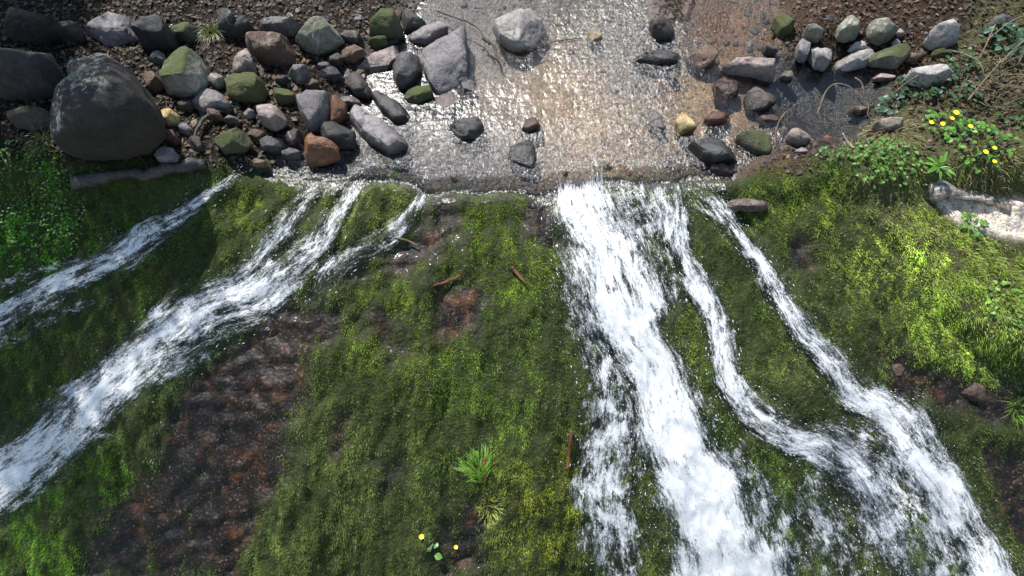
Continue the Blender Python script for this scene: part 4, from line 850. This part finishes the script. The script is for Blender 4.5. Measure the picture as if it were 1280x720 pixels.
def tuft(px_, py_, n, L, spread, cols, label, group, lean=(0, -.5, 0)):
    c = at(px_, py_); root = empty('grass_tuft', c); a = rng.uniform(0, 6.28, n); r = spread * np.sqrt(rng.random(n))
    x, y = np.cos(a) * r, np.sin(a) * r; P = np.stack([x, y, Hs(x + c[0], y + c[1]) - c[2]], -1); Nn = np.tile([0, 0, 1.0], (n, 1))
    D = np.stack([np.cos(a) * .7, np.sin(a) * .7, rng.uniform(.0, .6, n)], -1) + np.array(lean) + rng.normal(0, .22, (n, 3)); D /= np.linalg.norm(D, axis=1, keepdims=True)
    cc = np.array(cols)[rng.integers(0, len(cols), n)] * rng.uniform(.6, 1.4, (n, 1))
    o = blades('blades', P, D, Nn, rng.uniform(.5, 1.15, n) * L, rng.uniform(.004, .007, n), cc, M_LEAF, seg=4, droop=.75); o.parent = root
    tag(root, label, 'grass', group)
tuft(598, 588, 260, .17, .085, [(.19, .36, .04), (.26, .42, .06), (.13, .27, .03)], 'bright green grass tuft on the moss in the middle', 'grass tufts', lean=(-.35, .9, .3))
tuft(612, 640, 120, .09, .08, [(.20, .28, .04), (.28, .27, .05)], 'shorter yellowish tuft just below the bright one', 'grass tufts', lean=(.2, -.6, .2))
tuft(266, 44, 110, .18, .05, [(.16, .16, .06), (.10, .13, .03)], 'drooping olive grass tuft at the top of the left pile', 'grass tufts')
tuft(42, 148, 60, .14, .06, [(.13, .15, .05)], 'thin grass tuft under the lichen covered boulder', 'grass tufts')
tuft(54, 180, 70, .15, .07, [(.14, .17, .04)], 'thin grass tuft left of the biggest boulder', 'grass tufts')
tuft(1118, 168, 190, .14, .18, [(.32, .26, .14), (.24, .19, .09), (.18, .20, .06)], 'dry straw coloured tuft around the tan stone', 'grass tufts')
tuft(1240, 205, 170, .12, .26, [(.30, .23, .13), (.22, .16, .09)], 'dry straw coloured tuft above the driftwood', 'grass tufts')
tuft(1272, 512, 90, .16, .08, [(.16, .28, .04), (.10, .18, .03)], 'green tuft below the overhang at the right edge', 'grass tufts')

# ------------------------------------------------------------------ trees on the banks upstream (their shade falls on the left of the place)
def tree(x, y, hgt, crown, n, label, seed):
    q = np.random.default_rng(seed); z = float(height(np.array([x]), np.array([y]))[0][0]); root = empty('tree', (x, y, z - .05))
    (cx, cy, cz), (rx, ry, rz) = crown; c = np.array([cx - x, cy - y, cz - z])
    tv, tf, tc2, nn = [], [], [], 0
    def add(p, r0, r1, sg=9):
        nonlocal nn
        V, F, cp = tube(p, np.linspace(r0, r1, len(p)), sg, .01, seed); tv.append(V); tf.append(F + nn); tc2.append(cp + nn); nn += len(V)
    top = c * np.array([.8, .8, 1.0]); add(catmull([(0, 0, 0), (top[0] * .15, top[1] * .1, top[2] * .35), (top[0] * .5, top[1] * .5, top[2] * .75), tuple(top)], 6), .17, .05)
    cl = []
    for k in range(16):
        v = q.normal(0, 1, 3); v /= np.linalg.norm(v); e = c + v * np.array([rx, ry, rz]) * q.uniform(.55, .95)
        s_ = top * q.uniform(.55, .95); s_[0] *= .8; s_[1] *= .8
        add(catmull([tuple(s_), tuple((s_ + e) / 2 + np.array([0, 0, .12])), tuple(e)], 4), .045, .012, 6); cl += [(e, .55), ((s_ + e) / 2, .4)]
    make('trunk', np.vstack(tv), [np.vstack(tf), np.vstack(tc2)], M_TRUNK, root)
    ci = q.integers(0, len(cl), n); P = np.array([cl[i][0] for i in ci]) + q.normal(0, 1, (n, 3)) * np.array([cl[i][1] for i in ci])[:, None] * .5
    D = q.normal(0, 1, (n, 3)); D[:, 2] -= .5; D /= np.linalg.norm(D, axis=1, keepdims=True); s = np.cross(D, q.normal(0, 1, (n, 3))); s /= np.linalg.norm(s, axis=1, keepdims=True)
    L = q.uniform(.05, .10, n)[:, None]; V = np.stack([P, P + D * L * .5 + s * L * .3, P + D * L, P + D * L * .5 - s * L * .3], 1)
    cc = np.array([.05, .085, .02]) * q.uniform(.6, 1.5, (n, 1))
    make('crown', V.reshape(-1, 3), np.arange(4 * n).reshape(-1, 4), M_LEAF, root, smooth=False, attrs={'col': ('FLOAT_COLOR', rgba(np.repeat(cc, 4, 0)))})
    tag(root, label, 'tree', 'trees on the banks')
SUN_EL, SUN_AZ = 52.0, -29.0
tree(-6.0, 5.4, 6, ((-5.9, 4.6, 5.2), (2.3, 2.3, 1.2)), 38000, 'leafy tree on the left bank shading the boulders', 3)
tree(-6.6, 3.4, 5, ((-6.0, 2.8, 4.6), (1.5, 1.4, 1.0)), 5000, 'smaller leafy tree leaning over the left of the falls', 5)

# ------------------------------------------------------------------ light
w = bpy.data.worlds.new('World'); S.world = w; w.use_nodes = True; t = w.node_tree; t.nodes.clear()
sky = t.nodes.new('ShaderNodeTexSky'); sky.sky_type = 'NISHITA'; sky.sun_disc = False; sky.sun_elevation = R(SUN_EL); sky.sun_rotation = R(SUN_AZ); sky.dust_density = .4; sky.air_density = 1.3
bgn = t.nodes.new('ShaderNodeBackground'); bgn.inputs[1].default_value = .11; ow = t.nodes.new('ShaderNodeOutputWorld')
hs = t.nodes.new('ShaderNodeHueSaturation'); hs.inputs['Saturation'].default_value = .9; t.links.new(sky.outputs[0], hs.inputs['Color']); t.links.new(hs.outputs[0], bgn.inputs[0]); t.links.new(bgn.outputs[0], ow.inputs[0])
ld = bpy.data.lights.new('sun', 'SUN'); ld.energy = 4.6; ld.angle = R(.55); ld.color = (1.0, .97, .92)
lo = bpy.data.objects.new('sun', ld); COL.objects.link(lo); lo.location = (0, 5, 9)
from mathutils import Vector
sd = Vector((math.sin(R(SUN_AZ)) * math.cos(R(SUN_EL)), math.cos(R(SUN_AZ)) * math.cos(R(SUN_EL)), math.sin(R(SUN_EL))))
lo.rotation_euler = sd.to_track_quat('Z', 'Y').to_euler()
S.view_settings.view_transform = 'Standard'; S.view_settings.look = 'None'; S.view_settings.gamma = 1; S.view_settings.exposure = .92
S.cycles.max_bounces = 6; S.cycles.transparent_max_bounces = 16; S.cycles.caustics_reflective = False; S.cycles.caustics_refractive = False
S.cycles.use_denoising = True; S.cycles.sample_clamp_indirect = 4
